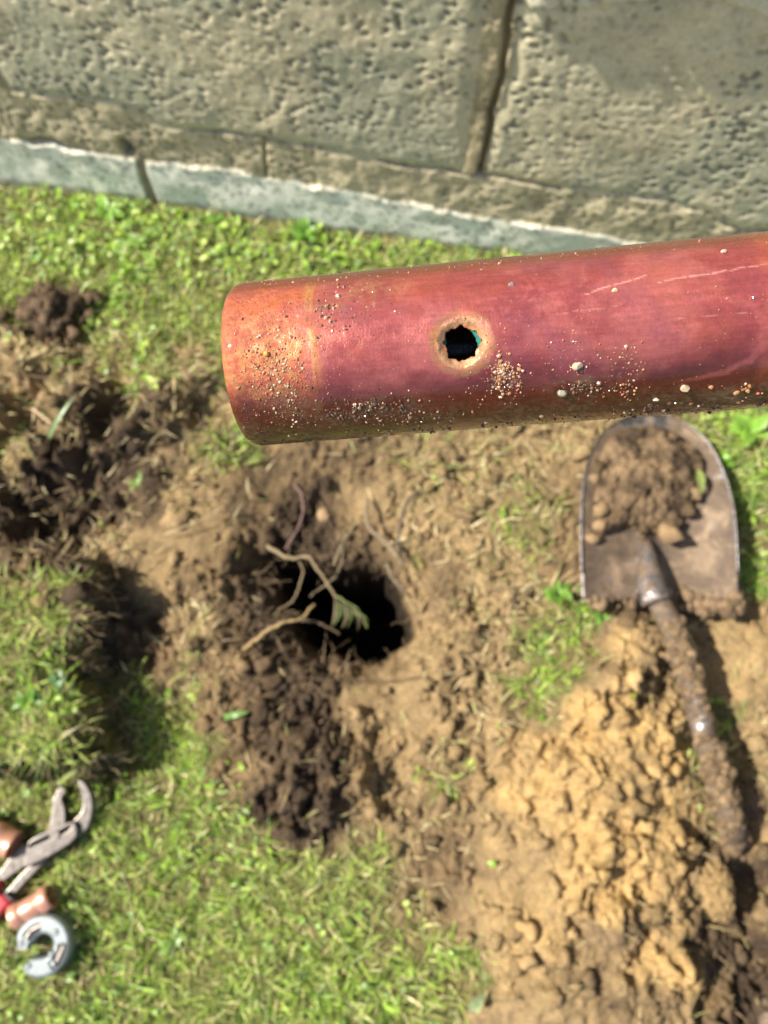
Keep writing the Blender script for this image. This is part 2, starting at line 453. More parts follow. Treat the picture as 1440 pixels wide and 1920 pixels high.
# =================================================================== GRASS
PAL = cx([[.24, .41, .045], [.37, .55, .075], [.52, .66, .15], [.10, .19, .03], [.58, .60, .22], [.74, .66, .38], [.48, .38, .19], [.28, .44, .13]])
def blades(name, X, Y, az, lean, L, W, colr, mat, z0=None, curl=None, st=5, label=None, cat=None):
    n = len(X)
    z = gz(X, Y) if z0 is None else z0
    t = np.linspace(0, 1, st)[None, :]
    curl = rng.uniform(-.2, .9, n) if curl is None else curl
    ang = lean[:, None]+curl[:, None]*t
    dx = np.cumsum(np.sin(ang), 1)/st; dz = np.cumsum(np.cos(ang), 1)/st
    dx = (dx-dx[:, :1])*L[:, None]; dz = (dz-dz[:, :1])*L[:, None]
    dz = np.maximum(dz, -.002+.0*dz)
    tw = (rng.uniform(-1, 1, n)[:, None])*t*1.2
    hx = np.cos(az)[:, None]; hy = np.sin(az)[:, None]
    side = (rng.uniform(-.35, .35, n)[:, None])*L[:, None]*t*t
    px_ = X[:, None]+hx*dx-hy*side; py_ = Y[:, None]+hy*dx+hx*side; pz_ = z[:, None]+dz-.002
    wd = W[:, None]*np.minimum(1, 2.5*(1-t)+.04)*(0.65+.35*np.sin(np.pi*np.clip(t, 0, 1)*.9+.2))/2
    sx = -hy*np.cos(tw); sy = hx*np.cos(tw); sz = np.sin(tw)
    A = np.stack([px_+sx*wd, py_+sy*wd, pz_+sz*wd], -1); B = np.stack([px_-sx*wd, py_-sy*wd, pz_-sz*wd], -1)
    V = np.stack([A, B], 2).reshape(-1, 3)
    base = (np.arange(n)*st*2)[:, None]; k = np.arange(st-1)[None, :]*2
    F = np.stack([base+k, base+k+1, base+k+3, base+k+2], -1).reshape(-1, 4)
    c = np.repeat(colr, st*2, axis=0)
    return mesh(name, V, F, mat, col=c)
def wall_side(X, Y, m=.0): return (np.stack([X, Y], -1) @ N_WALL) < WALL_C-.012-m
def sample(n, fn, box_=(-.62, .62, -.47, .82)):
    X = rng.uniform(box_[0], box_[1], n); Y = rng.uniform(box_[2], box_[3], n)
    m = wall_side(X, Y); X, Y = X[m], Y[m]
    p = fn(X, Y); m = rng.random(len(X)) < p
    return X[m], Y[m]
def dens(X, Y):
    g = plan(X, Y)[..., 0]
    hs = poly_sd(HOLE, X, Y)
    lum = poly_sd(LUMP, X, Y)
    g = np.where((lum < -.012), np.maximum(g, .8), g)
    g = np.where((np.abs(lum) < .012) | (hs < .03), 0, g)
    return g
TOOLS = [pp([(-40,1530),(36,1566),(30,1600),(-40,1590)]), pp([(95,1545),(118,1475),(124,1540),(140,1535),(155,1500),(146,1460),(168,1466),(178,1510),(172,1552),(145,1572),(95,1610),(60,1648),(20,1690),(0,1718),(-60,1760),(-60,1650),(0,1633),(48,1578)]),
         pp([(18,1712),(92,1668),(104,1690),(34,1735)]), pp([(30,1782),(45,1738),(80,1712),(115,1718),(137,1748),(136,1790),(110,1818),(60,1834),(54,1822),(88,1795),(96,1775),(80,1755),(55,1768),(40,1790)]),
         pp([(1092,1125),(1090,920),(1130,820),(1200,778),(1290,800),(1360,880),(1384,1000),(1386,1125)], .03)]
def tool_free(X, Y):
    m = np.ones(X.shape)
    for P in TOOLS: m = m*sst(-.002, .003, poly_sd(P, X, Y))
    return m
def dgrass(X, Y):
    return tool_free(X, Y)*np.clip(sst(.3, .9, dens(X, Y)+(fbm(X, Y, 30, 3, 6)-.5)*.7)*(.35+1.1*sst(.3, .6, fbm(X, Y, 26, 3, 0))), 0.0, 1)
def pick(X, Y, probs):
    idx = rng.choice(len(PAL), len(X), p=np.array(probs)/sum(probs))
    hue = fbm(X, Y, 12, 3, 4)
    c = PAL[idx]*rng.uniform(.5, 1.45, (len(X), 1))
    k = sst(.35, .65, hue)[:, None]
    return c*(1-.30*k)+.30*k*cx([.50, .45, .18])
X, Y = sample(38000, dgrass)
# tufts
rep = rng.integers(2, 6, len(X)); X = np.repeat(X, rep)+rng.normal(0, .0035, rep.sum()); Y = np.repeat(Y, rep)+rng.normal(0, .0035, rep.sum())
m = wall_side(X, Y); X, Y = X[m], Y[m]; n = len(X)
print('blades', n)
o = blades('lawn_grass', X, Y, rng.uniform(0, 2*np.pi, n), rng.uniform(.45, 1.45, n), rng.uniform(.014, .042, n), rng.uniform(.0010, .0024, n),
           pick(X, Y, [7, 7, 5, 5, 4, 2.2, 1.5, 3]), MAT['grass'])
tag(o, 'short green lawn grass round the dug soil', 'grass', kind='stuff')
# straw and dead thatch
def dstraw(X, Y):
    P = plan(X, Y); dug = poly_sd(DUG, X, Y); hs = poly_sd(HOLE, X, Y)
    v = .24*P[..., 0]+1.0*P[..., 5]+.2*sst(.02, -.02, dug)+.03
    fun = sst(.01, -.02, poly_sd(FUNNEL, X, Y))
    v = v*(1-.9*P[..., 2])*(1-.8*fun)
    return np.where(hs < .01, 0, v)*tool_free(X, Y)
X, Y = sample(72000, dstraw); n = len(X)
cs = cx([[.60, .48, .25], [.42, .30, .15], [.20, .13, .07], [.42, .42, .15], [.70, .60, .36]])[rng.choice(5, n, p=[.3, .3, .2, .12, .08])]*rng.uniform(.7, 1.15, (n, 1))
o = blades('dry_grass', X, Y, rng.uniform(0, 2*np.pi, n), rng.uniform(.7, 1.6, n), rng.uniform(.008, .042, n), rng.uniform(.0006, .0018, n)*(1+.5*plan(X, Y)[:, 5]), cs, MAT['straw'], curl=rng.uniform(-.6, 1.2, n))
tag(o, 'dry straw and torn roots matted among the grass and soil', 'dry grass', kind='stuff')

# small round leaves in the lawn
def leafmesh(n, seg=8):
    a = np.linspace(0, 2*np.pi, seg, endpoint=False)
    return np.stack([np.cos(a), np.sin(a)], -1)
def leaflets(name, X, Y, Z, az, tilt, L, W, colr, mat, parent=None, arch=.25, origin=None):
    """leaf blades: rows of 3 along 6 stations, folded at the midrib and arched"""
    n = len(X); st = 7; t = np.linspace(0, 1, st)[None, :]
    prof = np.sin(np.pi*np.clip(t**.75*.97+.015, 0, 1))
    fw = np.cos(tilt)[:, None]; up = np.sin(tilt)[:, None]
    r = L[:, None]*t; zz = L[:, None]*(up*t-arch*t*t*1.4)
    hx = np.cos(az)[:, None]; hy = np.sin(az)[:, None]
    wd = W[:, None]*.5*prof
    out = []
    for s in (-1, 0, 1):
        out.append(np.stack([X[:, None]+hx*r*fw-hy*wd*s, Y[:, None]+hy*r*fw+hx*wd*s, Z[:, None]+zz+(abs(s))*wd*.35], -1))
    V = np.stack(out, 2).reshape(-1, 3)
    base = (np.arange(n)*st*3)[:, None, None]; k = np.arange(st-1)[None, :, None]*3; q = np.arange(2)[None, None, :]
    F = np.stack([base+k+q, base+k+q+1, base+k+q+4, base+k+q+3], -1).reshape(-1, 4)
    sh = 1+.15*np.tile(np.array([0, -1, 0]), n*st)[:, None]
    return mesh(name, V, F, mat, parent, col=np.repeat(colr, st*3, axis=0)*sh, origin=origin)
MAT['leaf'] = leaf_mat('leaf', .3, .35)
def dleaf(X, Y):
    px, py = plan_px(X, Y)
    g = dens(X, Y)
    v = .2*g+.75*g*sst(.5, .62, fbm(X, Y, 9, 3, 5))+.6*sst(560, 420, py)*g*sst(820, 600, px)
    v = v+.5*g*sst(1330, 1400, px)*sst(1150, 900, py)
    return np.clip(v, 0, 1)*tool_free(X, Y)*(.28+.72*sst(620, 500, py))
X, Y = sample(6500, dleaf)
rep = rng.integers(1, 4, len(X)); X = np.repeat(X, rep)+rng.normal(0, .003, rep.sum()); Y = np.repeat(Y, rep)+rng.normal(0, .003, rep.sum())
m = wall_side(X, Y); X, Y = X[m], Y[m]; n = len(X)
cl = PAL[rng.choice([0, 1, 2, 7], n)]*rng.uniform(.8, 1.3, (n, 1))
o = leaflets('lawn_clover', X, Y, gz(X, Y)+rng.uniform(.002, .012, n), rng.uniform(0, 6.28, n), rng.uniform(-.1, .7, n), rng.uniform(.004, .012, n)*np.where(Y > .40, 1.35, 1), rng.uniform(.0028, .007, n)*np.where(Y > .40, 1.35, 1), cl, MAT['leaf'])
tag(o, 'small round clover and weed leaves growing through the lawn', 'clover', kind='stuff')

# weeds that can be told apart
WEEDS = [
 (205, 405, .030, 9, 'bright broad leaved weed at the foot of the wall below the dark upright joint', (.24, .42, .07)),
 (95, 352, .020, 7, 'small leafy weed against the wall at the far left corner', (.30, .44, .12)),
 (262, 462, .024, 8, 'low pale green weed in the lawn below the wall joint, above the dug turf', (.28, .44, .10)),
 (130, 470, .022, 7, 'yellowish green weed on the lawn above the dark soil clod', (.34, .42, .10)),
 (575, 445, .034, 9, 'tall tufted weed of long leaves just above the end of the copper pipe', (.20, .38, .06)),
 (410, 420, .022, 7, 'mid green weed close to the wall halfway to the pipe end', (.22, .40, .06)),
 (262, 905, .018, 6, 'tiny bright green seedling in the dark dug soil left of the pipe', (.20, .34, .06)),
 (1400, 815, .036, 10, 'broad leaved weed at the right edge just beneath the pipe', (.26, .46, .07)),
 (1345, 865, .026, 7, 'bright green leaves beside the curved edge of the shovel blade', (.24, .44, .06)),
 (1040, 1115, .026, 9, 'lush green weed beside the lower left corner of the shovel blade', (.20, .37, .06)),
 (1120, 1150, .020, 7, 'small weed between the shovel socket and the yellow sand', (.16, .36, .05)),
 (60, 1315, .024, 9, 'bright clover cluster on the lifted turf at the left edge', (.18, .38, .05)),
 (115, 1280, .018, 6, 'blue green clover sprig on top of the lifted turf', (.16, .30, .11)),
 (330, 1760, .020, 7, 'little green weed in the lawn to the right of the pipe cutter', (.24, .37, .08)),
]
for (px, py, rad, nl, lab, c) in WEEDS:
    p = at(px, py, .0); z = float(gz(p[:1], p[1:2])[0]); p = at(px, py, z)
    root = empty('weed_plant', (p[0], p[1], z), lab, 'weed', 'leafy weeds in the lawn')
    a = rng.uniform(0, 6.28)+np.arange(nl)*2.4+rng.normal(0, .2, nl)
    L = rad*rng.uniform(.6, 1.1, nl)
    leaflets('leaves', np.full(nl, p[0])+rng.normal(0, .002, nl), np.full(nl, p[1])+rng.normal(0, .002, nl), np.full(nl, z)+.004+rng.uniform(0, .006, nl), a, rng.uniform(.25, .9, nl), L,
             L*rng.uniform(.32, .5, nl), cx(c)*rng.uniform(.8, 1.25, (nl, 1)), MAT['leaf'], root)

# =================================================================== SOIL CRUMBS
def ico(sub=1):
    bm = bmesh.new(); bmesh.ops.create_icosphere(bm, subdivisions=sub, radius=1)
    v = np.array([x.co[:] for x in bm.verts]); f = np.array([[q.index for q in p.verts] for p in bm.faces]); bm.free(); return v, f
I1 = ico(1); I2 = ico(2); I3 = ico(3)
def lumps(name, P, rad, colr, mat, ic=I2, rough=.35, flat=.75, parent=None, origin=None, smooth=True):
    v, f = ic; n = len(P); m = len(v)
    J = 1+rng.normal(0, rough*.5, (n, m, 1))*.6
    dirs = rng.normal(0, 1, (n, 4, 3)); dirs /= np.linalg.norm(dirs, axis=2, keepdims=True)
    dot = np.einsum('mk,njk->nmj', v, dirs)
    J = J*(1+rough*np.max(np.clip(dot, 0, 1)**3*rng.uniform(-.5, 1, (n, 1, 4)), axis=2, keepdims=True))
    S = rng.uniform(.7, 1.25, (n, 1, 3)); S[..., 2] *= flat
    V = (v[None]*J*S)*rad[:, None, None]
    a = rng.uniform(0, 6.28, n); c_, s_ = np.cos(a)[:, None], np.sin(a)[:, None]
    X = V[..., 0]*c_-V[..., 1]*s_; Yv = V[..., 0]*s_+V[..., 1]*c_
    V = np.stack([X, Yv, V[..., 2]], -1)+P[:, None, :]
    F = (f[None]+(np.arange(n)*m)[:, None, None]).reshape(-1, 3)
    return mesh(name, V.reshape(-1, 3), F, mat, parent, smooth, np.repeat(colr, m, axis=0), origin)
def dcrumb(X, Y):
    P = plan(X, Y); hs = poly_sd(HOLE, X, Y)
    s = np.clip(1-P[..., 0]*1.3, 0, 1)+.04
    s = s*(.2+1.1*sst(.35, .65, fbm(X, Y, 16, 3, 2)))*(1-.8*P[..., 4])
    return np.where(hs < .012, 0, s)
X, Y = sample(15000, dcrumb); n = len(X)
rad = .0010+.0085*rng.random(n)**6
P3 = np.stack([X, Y, gz(X, Y)+rad*.25], -1)
kc = soil_col(X, Y)*rng.uniform(.75, 1.3, (n, 1))
o = lumps('soil_crumbs', P3, rad, kc, MAT['soil'], I2, .9, .8)
tag(o, 'loose crumbs and clods of soil scattered over the dig', 'soil', kind='stuff')
# =================================================================== TUBES, SLABS
def tube_geo(P, rad, seg=12, jit=0.0, cap=True):
    P = np.asarray(P, float); n = len(P); rad = np.broadcast_to(rad, (n,))
    T = np.gradient(P, axis=0); T /= np.linalg.norm(T, axis=1, keepdims=True)
    ref = cx([0, 0, 1.]) if abs(T[0][2]) < .9 else cx([0, 1., 0])
    V = []; nrm = np.cross(T[0], ref); nrm /= np.linalg.norm(nrm)
    a = np.linspace(0, 2*np.pi, seg, endpoint=False)
    for i in range(n):
        nrm = nrm-T[i]*(nrm@T[i]); nrm /= np.linalg.norm(nrm); b = np.cross(T[i], nrm)
        rr = rad[i]*(1+jit*rng.normal(0, 1, seg))
        V.append(P[i]+rr[:, None]*(np.cos(a)[:, None]*nrm+np.sin(a)[:, None]*b))
    V = np.concatenate(V); F = [tuple(q) for q in gridfaces(n, seg, True)]
    if cap: F += [tuple(range(seg))[::-1], tuple((n-1)*seg+k for k in range(seg))]
    return V, F
def smooth_path(pts, n):
    pts = np.asarray(pts, float); m = len(pts)
    d = np.r_[0, np.cumsum(np.linalg.norm(np.diff(pts, axis=0), axis=1))]
    t = np.linspace(0, d[-1], n); out = []
    tan = np.gradient(pts, d, axis=0)
    for v in t:
        i = min(max(np.searchsorted(d, v)-1, 0), m-2); h = d[i+1]-d[i]; s = (v-d[i])/h
        out.append((2*s**3-3*s**2+1)*pts[i]+(s**3-2*s**2+s)*h*tan[i]+(-2*s**3+3*s**2)*pts[i+1]+(s**3-s**2)*h*tan[i+1])
    return np.array(out), t/d[-1]
def joinm(parts):
    V = []; F = []; n = 0
    for v, f in parts:
        V.append(np.asarray(v)); F += [tuple(int(i)+n for i in q) for q in f]; n += len(v)
    return np.concatenate(V), F
def slab(name, loops, zmid, thick, bev, mat, parent):
    """flat forged piece: outline (and openings) in ground metres, with rounded edges"""
    cu = bpy.data.curves.new(name, 'CURVE'); cu.dimensions = '2D'; cu.fill_mode = 'BOTH'
    cu.extrude = thick/2-bev; cu.bevel_depth = bev; cu.bevel_resolution = 2; cu.offset = -bev
    for L in loops:
        s = cu.splines.new('POLY'); s.points.add(len(L)-1)
        for p, q in zip(s.points, L): p.co = (q[0], q[1], 0, 1)
        s.use_cyclic_u = True
    tmp = bpy.data.objects.new(name, cu); sc.collection.objects.link(tmp)
    bpy.context.view_layer.update()
    me = bpy.data.meshes.new_from_object(tmp.evaluated_get(bpy.context.evaluated_depsgraph_get()))
    bpy.data.objects.remove(tmp)
    me.name = name
    for v in me.vertices: v.co.z += zmid
    if parent is not None: me.transform(Matrix.Translation(-Vector(parent.location)))
    for p in me.polygons: p.use_smooth = False
    me.materials.clear(); me.materials.append(mat)
    o = bpy.data.objects.new(name, me); sc.collection.objects.link(o); o.parent = parent
    return o
def smooth_loop(L, n=3):
    L = np.asarray(L, float)
    for _ in range(n):
        A = .75*L+.25*np.roll(L, -1, 0); B = .25*L+.75*np.roll(L, -1, 0)
        L = np.stack([A, B], 1).reshape(-1, 2)
    return L

# =================================================================== COPPER PIPE
PR = .011                                                   # 22 mm pipe
def _ln(a, b):
    r1 = cx([a[0]-720, -(a[1]-960), -FPX]); r2 = cx([b[0]-720, -(b[1]-960), -FPX])
    n = np.cross(r1, r2); return n/np.linalg.norm(n)
n1 = _ln((472, 528), (1440, 433)); n2 = _ln((490, 835), (1440, 763))
mid = cx([900-720, -(650-960), -FPX])
if n1@mid < 0: n1 = -n1
if n2@mid < 0: n2 = -n2
ax_c = np.cross(n1, n2); ax_c /= np.linalg.norm(ax_c)
if ax_c[0] < 0: ax_c = -ax_c
A0 = np.linalg.solve(cx([n1, n2, ax_c]), cx([PR, PR, 0.0]))  # axis point nearest the eye
AX = RW@ax_c; A0w = EYE+RW@A0
E1 = EYE-A0w; E1 -= AX*(E1@AX); E1 /= np.linalg.norm(E1)      # towards the eye
E2 = np.cross(E1, AX); 
if (RW.T@E2)[1] < 0: E2 = -E2                                # up the picture
def proj(p):
    d = (np.asarray(p)-EYE)@RW; return 720+FPX*d[..., 0]/-d[..., 2], 960-FPX*d[..., 1]/-d[..., 2]
_th = np.linspace(0, 6.28, 200)
_best = None
for s0 in np.linspace(-.05, .02, 701):
    ring = A0w+AX*s0+(PR-.0006)*(np.cos(_th)[:, None]*E1+np.sin(_th)[:, None]*E2)
    x_ = proj(ring)[0].min()
    if _best is None or abs(x_-411) < _best[0]: _best = (abs(x_-411), s0)
END = A0w+AX*_best[1]
print('pipe axis', AX, 'end', END, 'dist', np.linalg.norm(END-EYE))
PM = Matrix(((AX[0], E2[0], E1[0], END[0]), (AX[1], E2[1], E1[1], END[1]), (AX[2], E2[2], E1[2], END[2]), (0, 0, 0, 1)))
def on_pipe(px, py):
    """photo point -> (distance from the cut end, angle round the pipe)"""
    d = ray(px, py); d = d/np.linalg.norm(d); o = EYE-END
    dl = cx([d@AX, d@E2, d@E1]); ol = cx([o@AX, o@E2, o@E1])
    a = dl[1]**2+dl[2]**2; b = 2*(dl[1]*ol[1]+dl[2]*ol[2]); c = ol[1]**2+ol[2]**2-PR*PR
    q = max(b*b-4*a*c, 0); t = (-b-math.sqrt(q))/(2*a); p = ol+t*dl
    return p[0], math.atan2(p[1], p[2])
HS, HT = on_pipe(866, 643)
NTH = 420
ss = np.concatenate([np.linspace(0, .002, 14), np.arange(.00218, HS-.0045, .00022), np.arange(HS-.0045, HS+.0045, .00012), np.arange(HS+.0046, .076, .00024), np.linspace(.078, .34, 40)])
th = np.linspace(-np.pi, np.pi, NTH, endpoint=False)
S, TH = np.meshgrid(ss, th, indexing='ij')
RC = .0019
ro = np.where(S < RC, PR-RC*.75+.75*np.sqrt(np.clip(RC**2-(RC-S)**2, 0, None)), PR)
ds = (S-HS)*1000; dt = (TH-HT)*PR*1000; dr = np.hypot(ds, dt); ph = np.arctan2(dt, ds)
cont = 2.15*(1+.05*np.sin(3*ph+1)+.04*np.sin(5*ph+.4)+.045*np.sin(8*ph+2)+.035*np.sin(13*ph)+.02*np.sin(21*ph+1))
UU, VV = S*1000, TH*PR*1000     # millimetres over the surface
ro = ro-.00058*sst(3.05, 2.0, dr+(fbm(UU, VV, 1.3, 3, 2)-.5)*.5)-.00010*sst(4.0, 3.0, dr)
ro = ro+.00003*(fbm(UU, VV, .6, 4, 1)-.5)*2
# crusty corrosion along the underside and over the cut end
_a, _b = on_pipe(600, 790)
crust = sst(-.55, -.95, TH)*sst(-1.9, -1.3, TH)*(.3+.7*sst(.45, .6, fbm(UU, VV, .25, 3, 5)))
endz = sst(12.5, 9.5, UU)
ro = ro+.00016*crust*(fbm(UU, VV, 1.6, 4, 2)-.3)+.00003*endz*(fbm(UU, VV, 3.5, 3, 6)-.5)
ri = np.where(S < RC, ro-.0008, PR-.0009)
# faces and the pinhole
G = np.arange(S.size).reshape(S.shape)
Fo = gridfaces(len(ss), NTH, True)
inside = (dr < cont).reshape(-1)
kill = inside[Fo].sum(1) >= 2
keep = ~kill
def pipe_xyz(s, t, r): return np.stack([s, r*np.sin(t), r*np.cos(t)], -1)
# snap the rim of the opening to its outline
usedk = np.zeros(S.size, bool); usedk[Fo[keep].ravel()] = True
usedr = np.zeros(S.size, bool); usedr[Fo[kill].ravel()] = True
rim = usedk & usedr
S1 = S.reshape(-1).copy(); T1 = TH.reshape(-1).copy()
c1 = cont.reshape(-1)
S1[rim] = HS+c1[rim]*np.cos(ph.reshape(-1)[rim])/1000; T1[rim] = HT+c1[rim]*np.sin(ph.reshape(-1)[rim])/1000/PR
VO = pipe_xyz(S1, T1, ro.reshape(-1)); VI = pipe_xyz(S1, T1, ri.reshape(-1))
N = S.size
faces = [Fo[keep][:, ::-1], Fo[keep]+N]
# rim between outer and inner skins: boundary edges of the kept faces
Ek = np.concatenate([Fo[keep][:, [0, 1]], Fo[keep][:, [1, 2]], Fo[keep][:, [2, 3]], Fo[keep][:, [3, 0]]])
key = np.sort(Ek, 1); uq, idx, cnt = np.unique(key, axis=0, return_index=True, return_counts=True)
Eb = Ek[idx[cnt == 1]]
faces.append(np.stack([Eb[:, 0], Eb[:, 1], Eb[:, 1]+N, Eb[:, 0]+N], -1))
PV = np.concatenate([VO, VI]); PF = np.concatenate(faces)
# patina
f1 = fbm(UU, VV, .12, 4, 1); f2 = fbm(UU, VV, .5, 4, 3); f3 = fbm(UU, VV, 2.2, 4, 5); f4 = fbm(UU*.25, VV, 1.2, 3, 2)
def L3(c): return cx(c)
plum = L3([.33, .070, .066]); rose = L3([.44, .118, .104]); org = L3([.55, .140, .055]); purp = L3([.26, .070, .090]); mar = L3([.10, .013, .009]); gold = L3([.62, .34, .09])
k = e3(sst(.38, .62, f1*.6+f2*.4)); pc_ = plum*(1-k)+rose*k
k = e3(sst(.52, .68, fbm(UU, VV, .18, 4, 6))*.45); pc_ = pc_*(1-k)+purp*k
k = e3(sst(.55, .75, fbm(UU, VV, .14, 3, 0)+.05*sst(40, 70, UU)-.0)*.22); pc_ = pc_*(1-k)+org*k
k = e3(sst(14.0, 9.4, UU+(fbm(UU*.3, VV, .8, 3, 4)-.5)*5.0+(fbm(UU, VV*.2, 2.5, 3, 1)-.5)*4)); ec = L3([.56, .145, .062])*(.65+.7*e3(f3)); ec = ec*(1-.7*e3(sst(.42, .62, f1*.5+f2*.5)))+L3([.42, .10, .065])*.7*e3(sst(.42, .62, f1*.5+f2*.5)); pc_ = pc_*(1-k)+ec*k
# brushed band at the old joint
k = e3(sst(1.3, .2, np.abs(UU-11.6-(f2-.5)*1.5))*sst(.45, .7, fbm(UU*3, VV*.25, 1.2, 3, 1))*.5); pc_ = pc_*(1-k)+gold*k
k = e3(sst(1.1, .2, np.abs(UU-7.2+(f2-.5)*2+VV*.1))*sst(-.2, -.5, TH)*sst(-1.35, -1.0, TH)*sst(.35, .5, f3)*.6); pc_ = pc_*(1-k)+L3([.45, .33, .16])*k
k = e3(np.clip(sst(.44, .66, fbm(UU, VV, 1.1, 3, 7))*.45*sst(12, 9, UU)*sst(-.9, .6, -TH+.2), 0, 1)); pc_ = pc_*(1-k)+gold*k
# shade and dark reflection on the lower half, painted in as maroon
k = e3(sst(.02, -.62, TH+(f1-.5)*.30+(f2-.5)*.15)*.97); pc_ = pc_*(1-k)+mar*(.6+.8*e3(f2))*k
k = e3(crust*.75*sst(.35, .6, f3)); pc_ = pc_*(1-k)+L3([.13, .085, .04])*(.5+e3(f3))*k
k = e3(sst(.92, 1.12, TH+(f2-.5)*.12)); pc_ = pc_*(1-k*.75)+L3([.22, .060, .022])*k*.75
# corroded halo of the pinhole
k = e3(sst(3.75, 2.9, dr+(f3-.5)*1.2+(f2-.5)*1.6)*.80); pc_ = pc_*(1-k)+L3([.52, .20, .06])*k
k = e3(sst(.7, .1, np.abs(dr-2.75))*.55); pc_ = pc_*(1-k)+L3([.42, .30, .16])*k
k = e3(sst(.6, .1, np.abs(dr-3.7+(f3-.5)))*.35); pc_ = pc_*(1-k)+L3([.40, .26, .09])*k
def smear(col, px, py, rs, rt_, c, am_, thr=.5):
    s_, t_ = on_pipe(px, py); d = np.hypot((UU-s_*1000)/rs, (VV-t_*PR*1000)/rt_)
    kk = e3(sst(1.0, .3, d)*sst(thr-.06, thr+.14, f3*.5+f2*.5)*am_); return col*(1-kk)+L3(c)*kk
for q in ((505, 670, 4.5, 6, [.50, .26, .10], .7), (620, 585, 2.5, 2.6, [.24, .17, .10], .85), (690, 765, 10, 2.6, [.10, .07, .045], .9), (560, 770, 5, 3, [.16, .07, .03], .7), (1085, 725, 5, 2.2, [.14, .09, .05], .8),
          (945, 705, 2.6, 2.8, [.45, .30, .16], .7), (1170, 690, 3, 3, [.20, .08, .05], .7), (1390, 740, 5, 2.2, [.22, .16, .10], .8), (1000, 560, 14, 4, [.46, .12, .10], .5), (760, 500, 14, 1.6, [.30, .11, .05], .6), (700, 540, 6, 3, [.40, .20, .10], .5)):
    pc_ = smear(pc_, *q)
# scratches
def scratch(col, a, b, wd, c, s_=.8):
    (s1, t1), (s2, t2) = on_pipe(*a), on_pipe(*b)
    x1, y1, x2, y2 = s1*1000, t1*PR*1000, s2*1000, t2*PR*1000
    ex, ey = x2-x1, y2-y1; q = np.clip(((UU-x1)*ex+(VV-y1)*ey)/(ex*ex+ey*ey), 0, 1)
    d = np.hypot(UU-x1-q*ex, VV-y1-q*ey-.12*np.sin(q*6))
    kk = e3(sst(wd, wd*.3, d)*s_*sst(.3, .5, vn(q*30, q*3, 2)+.15)); return col*(1-kk)+L3(c)*kk
for a, b, wd, s_ in (((1100, 552), (1212, 515), .14, .75), ((1235, 530), (1362, 506), .16, .6), ((1370, 508), (1440, 492), .13, .5), ((1050, 590), (1165, 570), .08, .3),
                  ((650, 560), (646, 700), .07, .35), ((700, 520), (705, 640), .06, .3), ((558, 590), (562, 700), .1, .5), ((572, 600), (590, 690), .12, .45), ((930, 560), (960, 690), .05, .3),
                  ((1260, 600), (1400, 585), .07, .3)):
    pc_ = scratch(pc_, a, b, wd, [.85, .42, .34], s_)
# dried tide line of a water mark on the right
s1, t1 = on_pipe(1290, 640); dw = np.hypot((UU-s1*1000)/9, (VV-t1*PR*1000)/5)
k = e3(sst(.10, .02, np.abs(dw-1+(f2-.5)*.3))*.35*sst(-2, 3, UU-s1*1000)); pc_ = pc_*(1-k)+rose*1.15*k
k = e3(sst(s1*1000+8, s1*1000+10.5, UU+(f2-.5)*3)*sst(-.9, -.1, TH)*.5); pc_ = pc_*(1-k)+org*.8*k
pc_ = pc_*(.86+.28*e3(f3))*(.80+.4*e3(fbm(UU*.15, VV*2, 2., 4, 3)))
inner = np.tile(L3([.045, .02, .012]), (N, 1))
crusty = np.clip(endz+crust*.8+.8*sst(3.6, 2.8, dr), 0, 1)*sst(.25, .6, f2)
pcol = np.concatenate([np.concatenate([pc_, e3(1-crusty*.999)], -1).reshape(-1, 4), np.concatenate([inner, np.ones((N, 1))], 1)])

m, t, b, o_ = newmat('copper')
a = nd(t, 'ShaderNodeAttribute', attribute_name='col'); tc = nd(t, 'ShaderNodeTexCoord')
nz = noise_tex(t, 2600, 4, .6, tc.outputs['Object'])
r_ = ramp(t, nz.outputs[0], [(.3, (.88, .86, .86)), (.72, (1.10, 1.08, 1.06))])
t.links.new(mixc(t, 1.0, a.outputs[0], r_.outputs[0], 'MULTIPLY'), b.inputs['Base Color'])
b.inputs['Metallic'].default_value = .34
nr = noise_tex(t, 500, 4, .6, tc.outputs['Object'])
rr = ramp(t, nr.outputs[0], [(.35, (.20,)*3), (.7, (.40,)*3)]); crs = nd(t, 'ShaderNodeMath', operation='SUBTRACT'); crs.inputs[0].default_value = 1; t.links.new(a.outputs['Alpha'], crs.inputs[1])   # 1 where crusted
mrg = nd(t, 'ShaderNodeMath', operation='MULTIPLY_ADD'); t.links.new(crs.outputs[0], mrg.inputs[0]); mrg.inputs[1].default_value = .30; t.links.new(rr.outputs[0], mrg.inputs[2]); t.links.new(mrg.outputs[0], b.inputs['Roughness'])
b.inputs['Coat Weight'].default_value = .9; b.inputs['Coat Roughness'].default_value = .045; b.inputs['Coat IOR'].default_value = 1.4
mp = nd(t, 'ShaderNodeMapping'); mp.inputs['Scale'].default_value = (6, 1, 1); t.links.new(tc.outputs['Object'], mp.inputs[0])
br = noise_tex(t, 900, 3, .6, mp.outputs[0])                # brushing that runs round the pipe
fine = noise_tex(t, 4200, 3, .7, tc.outputs['Object'])
b1 = bump(t, None, br.outputs[0], .17, .00010)
b2 = bump(t, None, fine.outputs[0], .35, .00010, b1)
gr = noise_tex(t, 2300, 5, .75, tc.outputs['Object']); b3_ = nd(t, 'ShaderNodeBump'); b3_.inputs['Distance'].default_value = .00030
t.links.new(gr.outputs[0], b3_.inputs['Height']); t.links.new(crs.outputs[0], b3_.inputs['Strength']); t.links.new(b2, b3_.inputs['Normal']); t.links.new(b3_.outputs[0], b.inputs['Normal'])
